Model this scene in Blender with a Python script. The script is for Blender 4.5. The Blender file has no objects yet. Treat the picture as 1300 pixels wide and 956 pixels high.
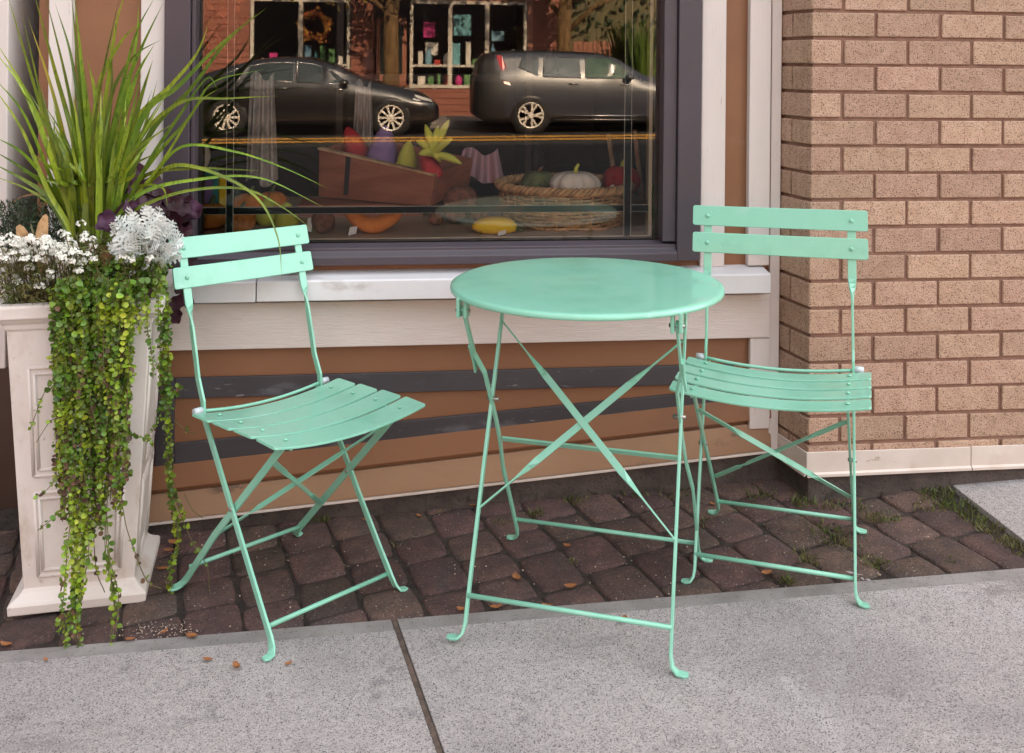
import bpy, math, random
from math import sin, cos, pi, radians, sqrt, atan2
from mathutils import Vector, Matrix

rnd = random.Random(11)
scene = bpy.context.scene
col = scene.collection

# ---------------------------------------------------------------- camera model (metres, wall runs along X, street is -Y)
FPX, VPY, PSI, ROLL, CAMZ = 1240.0, 80.0, radians(6.3), 0.0095, 1.185
R0 = Vector((cos(PSI), -sin(PSI), 0)); FW = Vector((sin(PSI), cos(PSI), 0)); UP0 = Vector((0, 0, 1))
RT = R0 * cos(ROLL) + UP0 * sin(ROLL); UPV = UP0 * cos(ROLL) - R0 * sin(ROLL)
CAM = Vector((0, 0, CAMZ))
def ray(u, v): return RT * ((u - 650) / FPX) + UPV * (-(v - VPY) / FPX) + FW
def at(u, v, Y):
    d = ray(u, v); return CAM + d * (Y / d.y)
def gz(x): return 0.045 * (max(-4.0, min(5.0, x)) - 0.85)
def atG(u, v, off=0.0):
    d = ray(u, v); t = 2.0
    for _ in range(25):
        p = CAM + d * t; t = (gz(p.x) + off - CAMZ) / d.z
    return CAM + d * t
YG = 2.71                                            # plane of the window glass
def mirY(Yv): return 2 * YG - Yv

# ---------------------------------------------------------------- mesh builder
class MB:
    def __init__(s): s.v = []; s.f = []; s.sm = []; s.mi = []; s.m = 0
    def add(s, vs, fs, smooth=False):
        b = len(s.v); s.v += [tuple(p) for p in vs]
        for f in fs: s.f.append(tuple(b + i for i in f)); s.sm.append(smooth); s.mi.append(s.m)
        return s
    def box(s, x0, x1, y0, y1, z0, z1, M=None):
        vs = [Vector((x, y, z)) for z in (z0, z1) for y in (y0, y1) for x in (x0, x1)]
        if M: vs = [M @ p for p in vs]
        return s.add(vs, [(0, 2, 3, 1), (4, 5, 7, 6), (0, 1, 5, 4), (2, 6, 7, 3), (0, 4, 6, 2), (1, 3, 7, 5)])
    def prism(s, poly, d):                           # poly: list of Vector (ccw seen from outside front), d: extrusion vector
        n = len(poly); vs = list(poly) + [p + d for p in poly]
        fs = [tuple(range(n)), tuple(range(2 * n - 1, n - 1, -1))]
        fs += [(i, n + i, n + (i + 1) % n, (i + 1) % n) for i in range(n)]
        return s.add(vs, fs)
    def tube(s, path, r, n=8, cap=True, smooth=True):
        path = [Vector(p) for p in path]; N = len(path); rs = r if isinstance(r, (list, tuple)) else [r] * N
        t0 = (path[1] - path[0]).normalized(); a = t0.orthogonal().normalized(); vs = []
        for i, p in enumerate(path):
            t = (path[min(i + 1, N - 1)] - path[max(i - 1, 0)])
            t = t.normalized() if t.length > 1e-9 else t0
            a = (a - t * a.dot(t)); a = a.normalized() if a.length > 1e-6 else t.orthogonal().normalized()
            b = t.cross(a)
            for k in range(n):
                w = 2 * pi * k / n; vs.append(p + (a * cos(w) + b * sin(w)) * rs[i])
        fs = [(i * n + k, i * n + (k + 1) % n, (i + 1) * n + (k + 1) % n, (i + 1) * n + k) for i in range(N - 1) for k in range(n)]
        s.add(vs, fs, smooth)
        if cap:
            b = len(s.v) - len(vs)
            s.f.append(tuple(b + k for k in range(n - 1, -1, -1))); s.sm.append(False); s.mi.append(s.m)
            s.f.append(tuple(b + (N - 1) * n + k for k in range(n))); s.sm.append(False); s.mi.append(s.m)
        return s
    def bar(s, path, wd, w, t, smooth=True):         # flat bar: width along wd[i], thickness t
        path = [Vector(p) for p in path]; N = len(path)
        if not isinstance(wd, list): wd = [wd] * N
        ws = w if isinstance(w, list) else [w] * N; ts = t if isinstance(t, list) else [t] * N; vs = []
        for i, p in enumerate(path):
            d = (path[min(i + 1, N - 1)] - path[max(i - 1, 0)]).normalized()
            a = Vector(wd[i]); a = (a - d * a.dot(d)).normalized(); b = d.cross(a)
            hw, ht = ws[i] / 2, ts[i] / 2; c = min(hw, ht) * .35
            for x, y in ((hw - c, ht), (-hw + c, ht), (-hw, ht - c), (-hw, -ht + c), (-hw + c, -ht), (hw - c, -ht), (hw, -ht + c), (hw, ht - c)):
                vs.append(p + a * x + b * y)
        n = 8
        fs = [(i * n + k, i * n + (k + 1) % n, (i + 1) * n + (k + 1) % n, (i + 1) * n + k) for i in range(N - 1) for k in range(n)]
        fs += [tuple(range(n - 1, -1, -1)), tuple((N - 1) * n + k for k in range(n))]
        return s.add(vs, fs, False)
    def lathe(s, prof, n=32, M=None, smooth=True, sx=1, sy=1):
        vs = []; 
        for r, z in prof:
            for k in range(n):
                w = 2 * pi * k / n; vs.append(Vector((r * cos(w) * sx, r * sin(w) * sy, z)))
        if M: vs = [M @ p for p in vs]
        fs = [(i * n + k, i * n + (k + 1) % n, (i + 1) * n + (k + 1) % n, (i + 1) * n + k) for i in range(len(prof) - 1) for k in range(n)]
        fs += [tuple(range(n - 1, -1, -1)), tuple((len(prof) - 1) * n + k for k in range(n))]
        return s.add(vs, fs, smooth)
    def ball(s, c, rx, ry, rz, n=20, m=12, ribs=0, rd=.08, M=None, pw=1.0):
        vs = []; c = Vector(c)
        for i in range(m + 1):
            ph = pi * i / m; 
            for k in range(n):
                w = 2 * pi * k / n
                g = 1 - (rd * abs(cos(ribs * w / 2)) ** 6 if ribs else 0)
                st = sin(ph) ** pw if i not in (0, m) else 0.0
                dz = cos(ph)
                if ribs: dz -= .28 * math.exp(-(st / .3) ** 2) * (1 if dz > 0 else -1)
                p = Vector((rx * st * cos(w) * g, ry * st * sin(w) * g, rz * dz))
                if M: p = M @ p
                vs.append(c + p)
        fs = [(i * n + k, (i + 1) * n + k, (i + 1) * n + (k + 1) % n, i * n + (k + 1) % n) for i in range(m) for k in range(n)]
        return s.add(vs, fs, True)
    def build(s, name, mat, parent=None, bevel=0, seg=2, world=False):
        me = bpy.data.meshes.new(name)
        off = Vector((0, 0, 0))
        if world and parent: off = parent.location
        me.from_pydata([(p[0] - off.x, p[1] - off.y, p[2] - off.z) for p in s.v], [], s.f)
        me.polygons.foreach_set('use_smooth', s.sm)
        ms = mat if isinstance(mat, list) else [mat]
        for m in ms: me.materials.append(m)
        if len(ms) > 1: me.polygons.foreach_set('material_index', s.mi)
        me.update()
        o = bpy.data.objects.new(name, me); col.objects.link(o)
        if parent: o.parent = parent
        if bevel:
            b = o.modifiers.new('bevel', 'BEVEL'); b.width = bevel; b.segments = seg; b.limit_method = 'ANGLE'; b.angle_limit = radians(40)
        return o

def tag(o, label, cat=None, group=None, kind=None):
    if label: o['label'] = label
    if cat: o['category'] = cat
    if group: o['group'] = group
    if kind: o['kind'] = kind
    return o
def thing(name, label, cat, loc, group=None, M=None):
    o = bpy.data.objects.new(name, None); col.objects.link(o); o.empty_display_size = .05
    if M is not None: o.matrix_world = M
    else: o.location = loc
    return tag(o, label, cat, group)
def solo(mb, name, mat, label, cat, loc, group=None, bevel=0):
    """one-mesh thing; mb in world coordinates, origin moved to loc"""
    loc = Vector(loc); mb.v = [(p[0] - loc.x, p[1] - loc.y, p[2] - loc.z) for p in mb.v]
    o = mb.build(name, mat, None, bevel); o.location = loc
    return tag(o, label, cat, group)
def struct(mb, name, mat, bevel=0):
    o = mb.build(name, mat, None, bevel); o['kind'] = 'structure'; return o

# ---------------------------------------------------------------- materials
def S(r, g, b):                                       # sRGB 0..255 -> linear
    f = lambda c: (c / 12.92 if c <= .04045 else ((c + .055) / 1.055) ** 2.4)
    return (f(r / 255), f(g / 255), f(b / 255))
def mk(name, c, rough=.5, c2=None, vs=6, stretch=(1, 1, 1), contrast=(.35, .65), island=0, hue=0, bump=0, bs=80, bstretch=None,
       c3=None, s3=40, t3=(.6, .68), spec=.5, metal=0, transl=0, bd=.004, coat=0, emit=None, layers=(), dots=()):
    m = bpy.data.materials.new(name); m.use_nodes = True; nt = m.node_tree; N = nt.nodes; L = nt.links
    bs_ = N['Principled BSDF']; out = N['Material Output']
    bs_.inputs['Roughness'].default_value = rough; bs_.inputs['Metallic'].default_value = metal
    bs_.inputs['Specular IOR Level'].default_value = spec; bs_.inputs['Coat Weight'].default_value = coat
    tc = N.new('ShaderNodeTexCoord'); src = tc.outputs['Object']
    def noise(scale, st, det=6, rg=.6):
        mp = N.new('ShaderNodeMapping'); mp.inputs['Scale'].default_value = st; L.new(src, mp.inputs['Vector'])
        n = N.new('ShaderNodeTexNoise'); n.inputs['Scale'].default_value = scale; n.inputs['Detail'].default_value = det; n.inputs['Roughness'].default_value = rg
        L.new(mp.outputs[0], n.inputs['Vector']); return n.outputs['Fac']
    def rng(x, a, b):
        q = N.new('ShaderNodeMapRange'); q.inputs[1].default_value = a; q.inputs[2].default_value = b; q.interpolation_type = 'SMOOTHSTEP'; L.new(x, q.inputs[0]); return q.outputs[0]
    def mix(fac, a, b):
        x = N.new('ShaderNodeMix'); x.data_type = 'RGBA'
        L.new(fac, x.inputs[0])
        for sock, val in ((x.inputs[6], a), (x.inputs[7], b)):
            if isinstance(val, tuple): sock.default_value = (*val, 1)
            else: L.new(val, sock)
        return x.outputs[2]
    cur = c
    if c2: cur = mix(rng(noise(vs, stretch), *contrast), c, c2)
    if c3: cur = mix(rng(noise(s3, stretch if stretch != (1, 1, 1) else (1, 1, 1), 3), *t3), cur, c3)
    for sc, st, lo, hi, cl in layers: cur = mix(rng(noise(sc, st), lo, hi), cur, cl)
    for sc, st, prob, size, cl in dots:
        mp = N.new('ShaderNodeMapping'); mp.inputs['Scale'].default_value = st; L.new(src, mp.inputs['Vector'])
        vo = N.new('ShaderNodeTexVoronoi'); vo.inputs['Scale'].default_value = sc; L.new(mp.outputs[0], vo.inputs['Vector'])
        sx_ = N.new('ShaderNodeSeparateColor'); L.new(vo.outputs['Color'], sx_.inputs[0])
        a_ = N.new('ShaderNodeMath'); a_.operation = 'LESS_THAN'; a_.inputs[1].default_value = prob; L.new(sx_.outputs[0], a_.inputs[0])
        b_ = rng(vo.outputs['Distance'], size, size * .45)
        m_ = N.new('ShaderNodeMath'); m_.operation = 'MULTIPLY'; L.new(a_.outputs[0], m_.inputs[0]); L.new(b_, m_.inputs[1]); cur = mix(m_.outputs[0], cur, cl)
    if island or hue:
        g = N.new('ShaderNodeNewGeometry'); h = N.new('ShaderNodeHueSaturation')
        a = N.new('ShaderNodeMapRange'); a.inputs[3].default_value = 1 - island; a.inputs[4].default_value = 1 + island; L.new(g.outputs['Random Per Island'], a.inputs[0])
        L.new(a.outputs[0], h.inputs['Value'])
        w = N.new('ShaderNodeTexWhiteNoise'); w.noise_dimensions = '1D'; L.new(g.outputs['Random Per Island'], w.inputs['W'])
        b = N.new('ShaderNodeMapRange'); b.inputs[3].default_value = .5 - hue; b.inputs[4].default_value = .5 + hue; L.new(w.outputs['Value'], b.inputs[0])
        L.new(b.outputs[0], h.inputs['Hue'])
        if isinstance(cur, tuple): h.inputs['Color'].default_value = (*cur, 1)
        else: L.new(cur, h.inputs['Color'])
        cur = h.outputs[0]
    if isinstance(cur, tuple): bs_.inputs['Base Color'].default_value = (*cur, 1)
    else: L.new(cur, bs_.inputs['Base Color'])
    if bump:
        b = N.new('ShaderNodeBump'); b.inputs['Strength'].default_value = bump; b.inputs['Distance'].default_value = bd
        L.new(noise(bs, bstretch or (1, 1, 1), 8, .65), b.inputs['Height']); L.new(b.outputs[0], bs_.inputs['Normal'])
    if transl:
        t = N.new('ShaderNodeBsdfTranslucent'); ms = N.new('ShaderNodeMixShader'); ms.inputs[0].default_value = transl
        if isinstance(cur, tuple): t.inputs[0].default_value = (*cur, 1)
        else: L.new(cur, t.inputs[0])
        L.new(bs_.outputs[0], ms.inputs[1]); L.new(t.outputs[0], ms.inputs[2]); L.new(ms.outputs[0], out.inputs[0])
    if emit:
        bs_.inputs['Emission Color'].default_value = (*emit[:3], 1); bs_.inputs['Emission Strength'].default_value = emit[3]
    return m
def glass_mat(name, ior, tint=(1, 1, 1)):
    m = bpy.data.materials.new(name); m.use_nodes = True; nt = m.node_tree; N = nt.nodes; L = nt.links
    N.remove(N['Principled BSDF']); out = N['Material Output']
    fr = N.new('ShaderNodeFresnel'); fr.inputs[0].default_value = ior
    t = N.new('ShaderNodeBsdfTransparent'); t.inputs[0].default_value = (*tint, 1)
    g = N.new('ShaderNodeBsdfGlossy'); g.inputs['Roughness'].default_value = .009; g.inputs[0].default_value = (1, 1, 1, 1)
    x = N.new('ShaderNodeMixShader'); L.new(fr.outputs[0], x.inputs[0]); L.new(t.outputs[0], x.inputs[1]); L.new(g.outputs[0], x.inputs[2]); L.new(x.outputs[0], out.inputs[0])
    return m

MINT = (.245, .575, .425)
mint = mk('mint_paint', MINT, .36, coat=.55, c2=(.245, .585, .42), vs=9, bump=.04, bs=350, bd=.001, layers=[(5, (1, 1, 1), .50, .72, (.19, .49, .34)), (14, (1, 1, 1), .60, .78, (.31, .60, .47)), (60, (1, 1, 1), .70, .76, (.3, .58, .45))], dots=[(70, (1, 1, 1), .025, .14, (.16, .22, .17)), (120, (1, 1, 1), .03, .16, (.55, .72, .62))])
steel = mk('bolt_steel', (.35, .33, .3), .35, metal=.9)
plastic = mk('pale_plastic', (.55, .62, .63), .35)
trimw = mk('white_trim_paint', (.70, .63, .59), .6, c2=(.64, .57, .53), vs=5, stretch=(1, 1, .25), bump=.3, bs=60, bstretch=(6, 6, .5), layers=[(26, (1, 1, .4), .68, .74, (.38, .31, .26)), (60, (1, 1, .15), .66, .72, (.5, .43, .39))])
boardw = mk('white_grained_board', (.70, .625, .575), .65, c2=(.64, .56, .51), vs=7, stretch=(.25, 1, 1), bump=.7, bs=70, bstretch=(.35, 2, 3.2), bd=.003, layers=[(80, (.12, 1, 2), .6, .72, (.52, .45, .40)), (3, (1, 1, 1), .55, .75, (.6, .52, .46))], dots=[(30, (.6, 1, 1), .02, .16, (.12, .08, .06))])
sillw = mk('white_sill_paint', (.68, .665, .665), .45, c2=(.62, .60, .60), vs=4, bump=.06, bs=60, layers=[(16, (.4, 1, 1), .6, .78, (.46, .42, .40))])
brown = mk('brown_siding_paint', (.25, .112, .052), .5, c2=(.222, .098, .045), vs=3, stretch=(.5, 1, 1), bump=.08, bs=50, bstretch=(.3, 1, 3), layers=[(9, (.3, 1, 1), .62, .8, (.26, .14, .085)), (2, (1, 1, 1), .55, .75, (.185, .088, .048))])
tan = mk('tan_lap_paint', (.36, .215, .125), .5, c2=(.31, .175, .098), vs=4, stretch=(.4, 1, 1), bump=.1, bs=50, bstretch=(.3, 1, 3), c3=(.15, .09, .06), s3=14, t3=(.62, .75), layers=[(25, (.5, 1, 1), .62, .72, (.17, .11, .075))])
shade_brown = mk('shade_toned_brown_panel', (.065, .034, .024), .5, c2=(.05, .026, .018), vs=3)  # siding brown darkened, the shade of the recess put into its colour
strip = mk('charcoal_batten_paint', (.045, .038, .042), .55, c2=(.06, .052, .056), vs=8, stretch=(.4, 1, 1), bump=.15, bs=60, bstretch=(.3, 1, 2), layers=[(7, (.6, 1, 2), .57, .68, (.11, .108, .118)), (45, (.3, 1, 1.5), .66, .72, (.2, .19, .19))])
frameM = mk('aubergine_window_paint', (.064, .05, .062), .42, c2=(.055, .043, .053), vs=3, bump=.03, bs=40)
jamb = mk('cream_jamb', (.5, .42, .3), .6)
grilleM = mk('dark_grille_bar', (.006, .008, .008), .8, spec=.08)
edgeM = mk('pale_grille_edge', (.5, .45, .38), .4)
gasket = mk('black_gasket', (.008, .008, .009), .5)
brick = mk('tan_wirecut_brick', (.565, .372, .262), .88, c2=(.49, .31, .21), vs=22, island=.13, hue=.005, bump=1, bs=230, bd=.006, layers=[(5, (1, 1, 1), .55, .8, (.44, .28, .18)), (200, (1, 1, 1.5), .57, .66, (.27, .15, .095))], dots=[(190, (1, 1, 1.3), .24, .5, (.15, .08, .055)), (330, (1, 1, 1), .2, .5, (.2, .11, .075))])
mortar = mk('brown_mortar', (.29, .165, .118), .9, c2=(.22, .12, .084), vs=30, bump=.6, bs=200, bd=.003, layers=[(4, (1, 1, 1), .5, .7, (.29, .17, .125))])
found = mk('foundation_concrete', (.10, .076, .064), .9, c2=(.06, .046, .04), vs=12, bump=.9, bs=90, bd=.006, layers=[(30, (1, 1, 1), .55, .7, (.045, .036, .03))], dots=[(140, (1, 1, 1), .15, .5, (.035, .028, .024))])
flash = mk('cream_flashing', (.70, .61, .54), .5, c2=(.62, .52, .45), vs=5, layers=[(24, (.6, 1, 1), .62, .72, (.36, .25, .18)), (6, (1, 1, 1), .58, .75, (.55, .45, .37))])
paver = mk('tumbled_paver', (.128, .070, .054), .88, c2=(.078, .046, .039), vs=18, island=.24, hue=.016, bump=1, bs=130, bd=.007, layers=[(6, (1, 1, 1), .5, .75, (.085, .06, .054)), (150, (1, 1, 1), .56, .66, (.042, .03, .027))], dots=[(260, (1, 1, 1), .08, .5, (.25, .2, .17)), (200, (1, 1, 1), .16, .5, (.03, .022, .02))])
soil = mk('joint_soil', (.06, .041, .031), 1, c2=(.03, .021, .017), vs=40, bump=1, bs=120, bd=.008)
conc = mk('broom_concrete', (.54, .485, .455), .9, c2=(.45, .402, .377), vs=75, bump=1, bs=260, bstretch=(1.6, .8, 1), bd=.006, layers=[(1.7, (1, 1, 1), .46, .66, (.38, .338, .33)), (3.3, (1.3, .8, 1), .55, .75, (.60, .55, .54)), (11, (1, 1, 1), .58, .74, (.27, .24, .235)), (330, (1, 1, 1), .52, .64, (.24, .212, .20)), (5, (.35, 1.4, 1), .60, .72, (.33, .295, .275))], dots=[(260, (1, 1, 1), .15, .55, (.12, .105, .098)), (380, (1, 1, 1), .22, .55, (.09, .08, .076)), (300, (1.1, 1, 1), .16, .5, (.66, .61, .6))])
conce = mk('trowelled_concrete', (.29, .262, .243), .85, c2=(.22, .198, .183), vs=14, bump=.5, bs=200, bd=.004, layers=[(5, (1, 1, 1), .5, .7, (.19, .17, .155))], dots=[(240, (1, 1, 1), .10, .5, (.10, .09, .08))])
asphalt = mk('asphalt', (.038, .036, .035), .9, c2=(.03, .029, .028), vs=2, bump=.4, bs=60)
yellow = mk('yellow_road_paint', (.82, .40, .045), .7, c2=(.7, .33, .04), vs=20)
plantw = mk('planter_white', (.72, .655, .60), .55, c2=(.66, .58, .52), vs=4, bump=.1, bs=60, layers=[(12, (1, 1, .5), .56, .78, (.52, .42, .34)), (45, (1, 1, 1), .64, .74, (.42, .34, .28))])
blade = mk('spike_blade', (.28, .36, .026), .36, c2=(.15, .24, .02), vs=14, stretch=(1, 1, .3), island=.5, hue=.022, transl=.3, layers=[(160, (1, 1, .04), .5, .62, (.13, .2, .02))])
bladey = mk('yellowing_blade', (.42, .33, .03), .4, c2=(.22, .27, .03), vs=5, transl=.3)
bladeb = mk('dry_brown_blade', (.30, .15, .07), .6)
jenny = mk('creeping_leaf', (.10, .19, .018), .4, c2=(.30, .38, .024), vs=16, contrast=(.42, .68), island=.5, hue=.02, transl=.25)
jennyy = mk('young_creeping_leaf', (.30, .40, .025), .4, c2=(.42, .48, .04), vs=20, island=.3, hue=.012, transl=.3)
jennyd = mk('withered_leaf', (.10, .05, .025), .6, island=.5, hue=.02, transl=.1)
stemM = mk('plant_stem', (.12, .10, .04), .7)
alygreen = mk('alyssum_leaf', (.12, .16, .035), .6, c2=(.18, .15, .05), vs=20, island=.4, hue=.02, transl=.2)
alywhite = mk('alyssum_petal', (.82, .80, .71), .6, island=.06)
silver = mk('silver_felt_leaf', (.90, .91, .89), .8, c2=(.76, .79, .75), vs=18, island=.14, transl=.1)
darkgreen = mk('dark_needle', (.03, .055, .022), .6, island=.4, hue=.015, transl=.1)
purple = mk('plum_leaf', (.06, .013, .026), .5, c2=(.03, .007, .014), vs=16, island=.35, transl=.15)
petalp = mk('purple_petal', (.075, .02, .055), .6, c2=(.03, .008, .024), vs=30, transl=.2)
wing = mk('tan_wing', (.5, .30, .14), .7, c2=(.3, .16, .07), vs=50)
potsoil = mk('potting_soil', (.07, .035, .02), 1, bump=1, bs=80)
grassM = mk('joint_grass', (.09, .12, .02), .6, c2=(.16, .14, .045), vs=6, island=.4, hue=.02, transl=.2)
moss = mk('moss', (.06, .065, .02), 1, c2=(.09, .07, .03), vs=40, bump=1, bs=200)
dead = mk('fallen_leaf_orange', (.34, .13, .04), .6, c2=(.18, .065, .025), vs=60)
deadp = mk('fallen_leaf_pale', (.5, .34, .2), .7)

# ---------------------------------------------------------------- GROUND
xs = [-30, -4, -2, -1, 0, 1, 2, 3, 5, 30]
def edgeY(x): return 2.160 - .028 * x
g = MB(); g.add([(-80, -80, -.6), (80, -80, -.6), (80, 80, -.6), (-80, 80, -.6)], [(0, 1, 2, 3)]); struct(g, 'ground', soil)
def sheet(mb, x0, x1, ya, yb, off, thick=.12, n=14, gap=None):
    for i in range(n):
        xa, xb = x0 + (x1 - x0) * i / n, x0 + (x1 - x0) * (i + 1) / n
        fa = ya if callable(ya) else (lambda x: ya); fb = yb if callable(yb) else (lambda x: yb)
        P = [(xa, fa(xa), gz(xa) + off), (xb, fa(xb), gz(xb) + off), (xb, fb(xb), gz(xb) + off), (xa, fb(xa), gz(xa) + off)]
        mb.add(P, [(0, 1, 2, 3)]); Q = [(p[0], p[1], p[2] - thick) for p in P]
        mb.add([P[0], P[1], Q[1], Q[0]], [(3, 2, 1, 0)]); mb.add([P[2], P[3], Q[3], Q[2]], [(3, 2, 1, 0)])
        if i == 0: mb.add([P[0], P[3], Q[3], Q[0]], [(0, 1, 2, 3)])
        if i == n - 1: mb.add([P[1], P[2], Q[2], Q[1]], [(0, 3, 2, 1)])
w = MB()
w.m = 0
jx = -.011; jl = lambda y: jx + (2.162 - y) * .20                       # control joint across the pavement
# two panels either side of the joint, each: broomed field + trowelled margin
def panel(mb, poly, off, thick=.1):
    top = [Vector((x, y, gz(x) + off)) for x, y in poly]
    n = len(top); mb.add(top, [tuple(range(n))])
    for i in range(n):
        a, b = top[i], top[(i + 1) % n]; d = Vector((0, 0, -thick)); mb.add([a, b, b + d, a + d], [(3, 2, 1, 0)])
def strips(x0, x1, f0, f1, y0, y1, off, m):
    """panel between x bounds given as functions of y; split along x so that it follows the slope"""
    w.m = m; n = 8
    for i in range(n):
        q = []
        for (t, yy) in ((i / n, 0), ((i + 1) / n, 0), ((i + 1) / n, 1), (i / n, 1)):
            xl, xr = x0, x1
            yv = (y0 if yy == 0 else y1); xm = xl + (xr - xl) * t
            yv = yv(xm) if callable(yv) else yv
            a = f0(yv) if f0 else x0; b = f1(yv) if f1 else x1
            q.append((a + (b - a) * t, yv))
        panel(w, q, off)
MW = .045
for (x0, x1, f0, f1) in ((-5.0, jx - .007, None, lambda y: jl(y) - .007), (jx + .007, 1.95, lambda y: jl(y) + .007, lambda y: 1.95 + (2.1 - y) * .2), (1.97, 7, lambda y: 1.965 + (2.1 - y) * .2, None)):
    strips(x0, x1, f0, f1, lambda x: edgeY(x) - MW, edgeY, -.001, 1)
    strips(x0, x1, f0, f1, -1.2, lambda x: edgeY(x) - MW, .0, 0)
struct(w, 'sidewalk', [conc, conce])
k = MB(); sheet(k, -5, 7, -1.36, -1.2, .003, .4); struct(k, 'kerb', conce)
rz_ = lambda x: -.21 + .012 * max(-8, min(8, x))
rd = MB()
for xa, xb in ((-40, -8), (-8, 8), (8, 40)):
    rd.add([(xa, -15.2, rz_(xa)), (xb, -15.2, rz_(xb)), (xb, -1.3, rz_(xb)), (xa, -1.3, rz_(xa))], [(0, 1, 2, 3)])
struct(rd, 'road', asphalt)
for yl in (-12.62, -11.95):
    q = MB()
    for xa, xb in ((-8, 5.0),):
        q.add([(xa, yl - .17, rz_(xa) + .004), (xb, yl - .17, rz_(xb) + .004), (xb, yl + .17, rz_(xb) + .004), (xa, yl + .17, rz_(xa) + .004)], [(0, 1, 2, 3)])
    struct(q, 'road_line', yellow)
fw = MB(); fw.box(-30, 30, -17.4, -15.2, -.4, -.05); struct(fw, 'far_sidewalk', conce, .01)

# paver apron (one paved surface): tumbled stones in a rotated running bond
def clip(poly, n, d):
    out = []
    for i in range(len(poly)):
        a, b = poly[i], poly[(i + 1) % len(poly)]; da = a.dot(n) - d; db = b.dot(n) - d
        if da >= 0: out.append(a)
        if da * db < 0: out.append(a + (b - a) * (da / (da - db)))
    return out
def shrink(poly, k):
    n = len(poly); out = []
    for i in range(n):
        p0, p1, p2 = poly[i - 1], poly[i], poly[(i + 1) % n]
        e1 = (p1 - p0).normalized(); e2 = (p2 - p1).normalized(); n1 = Vector((-e1.y, e1.x)); n2 = Vector((-e2.y, e2.x))
        b = n1 + n2; b = b / max(.4, b.dot(b)) * 2 * .5 * 2 if b.length > 1e-6 else n1
        out.append(p1 + b * k * .5 * 1.0 if False else p1 + (n1 + n2) * k / max(.5, 1 + n1.dot(n2)))
    return out
def chaikin(poly, k=.25):
    out = []
    for i in range(len(poly)):
        a, b = poly[i], poly[(i + 1) % len(poly)]; out += [a + (b - a) * k, b + (a - b) * k]
    return out
def area(p): return .5 * sum(p[i].x * p[(i + 1) % len(p)].y - p[(i + 1) % len(p)].x * p[i].y for i in range(len(p)))
pv = MB(); th = radians(15); dc = Vector((-sin(th), cos(th))); dr = Vector((cos(th), sin(th)))
CW = .128
for i in range(-18, 18):
    t = -1.2 + rnd.uniform(-.1, .1)
    while t < 1.6:
        ln = rnd.choice([.115, .13, .15, .17, .185]) * rnd.uniform(.95, 1.05)
        o = Vector((.3, 2.3)) + dr * (i * CW)
        j = lambda: Vector((rnd.uniform(-.005, .005), rnd.uniform(-.005, .005)))
        q = [o + dc * t + j(), o + dr * CW + dc * t + j(), o + dr * CW + dc * (t + ln) + j(), o + dc * (t + ln) + j()]
        t += ln
        e = Vector((.028, 1)); q = clip(q, e, 2.160 + .006)
        if len(q) < 3: continue
        q = clip(q, Vector((0, -1)), -2.78); q = clip(q, Vector((-1, -.07)), -1.475 - .07 * 2.2) if len(q) > 2 else q
        if len(q) < 3 or area(q) < .002: continue
        q = shrink(q, .0022); 
        if area(q) < .0012: continue
        q = chaikin(chaikin(q, .11), .25)
        cx = sum((p for p in q), Vector((0, 0))) / len(q)
        tx, ty, hz = rnd.uniform(-.014, .014), rnd.uniform(-.014, .014), rnd.uniform(-.010, -.005)
        rings = []
        for kk, dz in ((1.0, -.03), (.992, -.008), (.968, -.0028), (.90, 0), (.5, .0022)):
            rings.append([(cx + (p - cx) * kk) for p in q])
            rings[-1] = [Vector((p.x, p.y, gz(p.x) + hz + dz + (p.x - cx.x) * tx + (p.y - cx.y) * ty + (rnd.uniform(-.0012, .0012)))) for p in rings[-1]]
        n = len(q); vs = [p for r_ in rings for p in r_]; fs = [(a * n + b, a * n + (b + 1) % n, (a + 1) * n + (b + 1) % n, (a + 1) * n + b) for a in range(4) for b in range(n)]
        fs.append(tuple(4 * n + b for b in range(n))); pv.add(vs, fs, True)
struct(pv, 'paver_apron', paver)
bed = MB(); sheet(bed, -5, 1.6, edgeY, lambda x: 3.4, -.0135, .1); struct(bed, 'paver_bed', soil)
jf = MB(); jA, jB = Vector((jl(2.158), 2.158, gz(0) - .009)), Vector((jl(-1.1), -1.1, gz(jl(-1.1)) - .009)); jf.bar([jA, jB], Vector((1, 0, 0)), .0132, .012); struct(jf, 'sidewalk_joint', mk('joint_filler', (.15, .10, .075), .9, c2=(.075, .052, .04), vs=40, bump=1, bs=150))
sl = MB(); sheet(sl, 1.515, 6, lambda x: edgeY(x) + .012, lambda x: 2.56, .002, .1, 8); struct(sl, 'concrete_slab', conc)

# ---------------------------------------------------------------- SHOP FRONT (one building, parts in world metres)
YS = 2.69
shop = thing('shop_building', 'brown painted shop front with white trim posts and a large dark framed display window', 'building', (0, YS, 0))
def pt(mb, name, mat, parent=None, bevel=0): return mb.build(name, mat, parent or shop, bevel, world=True)
X = lambda u, Y, v=200: at(u, v, Y).x
ZT = 4.3
gl, gr_, gb = X(247, 2.69), X(843, 2.69), at(560, 309, 2.69).z
m = MB()
m.box(-.955, gl - .05, YS, YS + .12, -.15, ZT); m.box(gr_ + .05, 1.075, YS, YS + .12, -.15, ZT)
m.box(gl - .05, gr_ + .05, YS, YS + .12, -.15, gb - .03); m.box(gl - .05, gr_ + .05, YS, YS + .12, 4.17, ZT)
pt(m, 'siding', brown)
m = MB(); m.box(-12, 14, YS + .12, YS + .3, ZT, 8.3); m.box(-12, 14, 5.6, 5.8, -.5, 8.3); m.box(-12, -1.0, 3.35, 3.45, -.5, ZT); m.box(-12, 14, YS + .3, 5.6, 8.0, 8.1)
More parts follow.
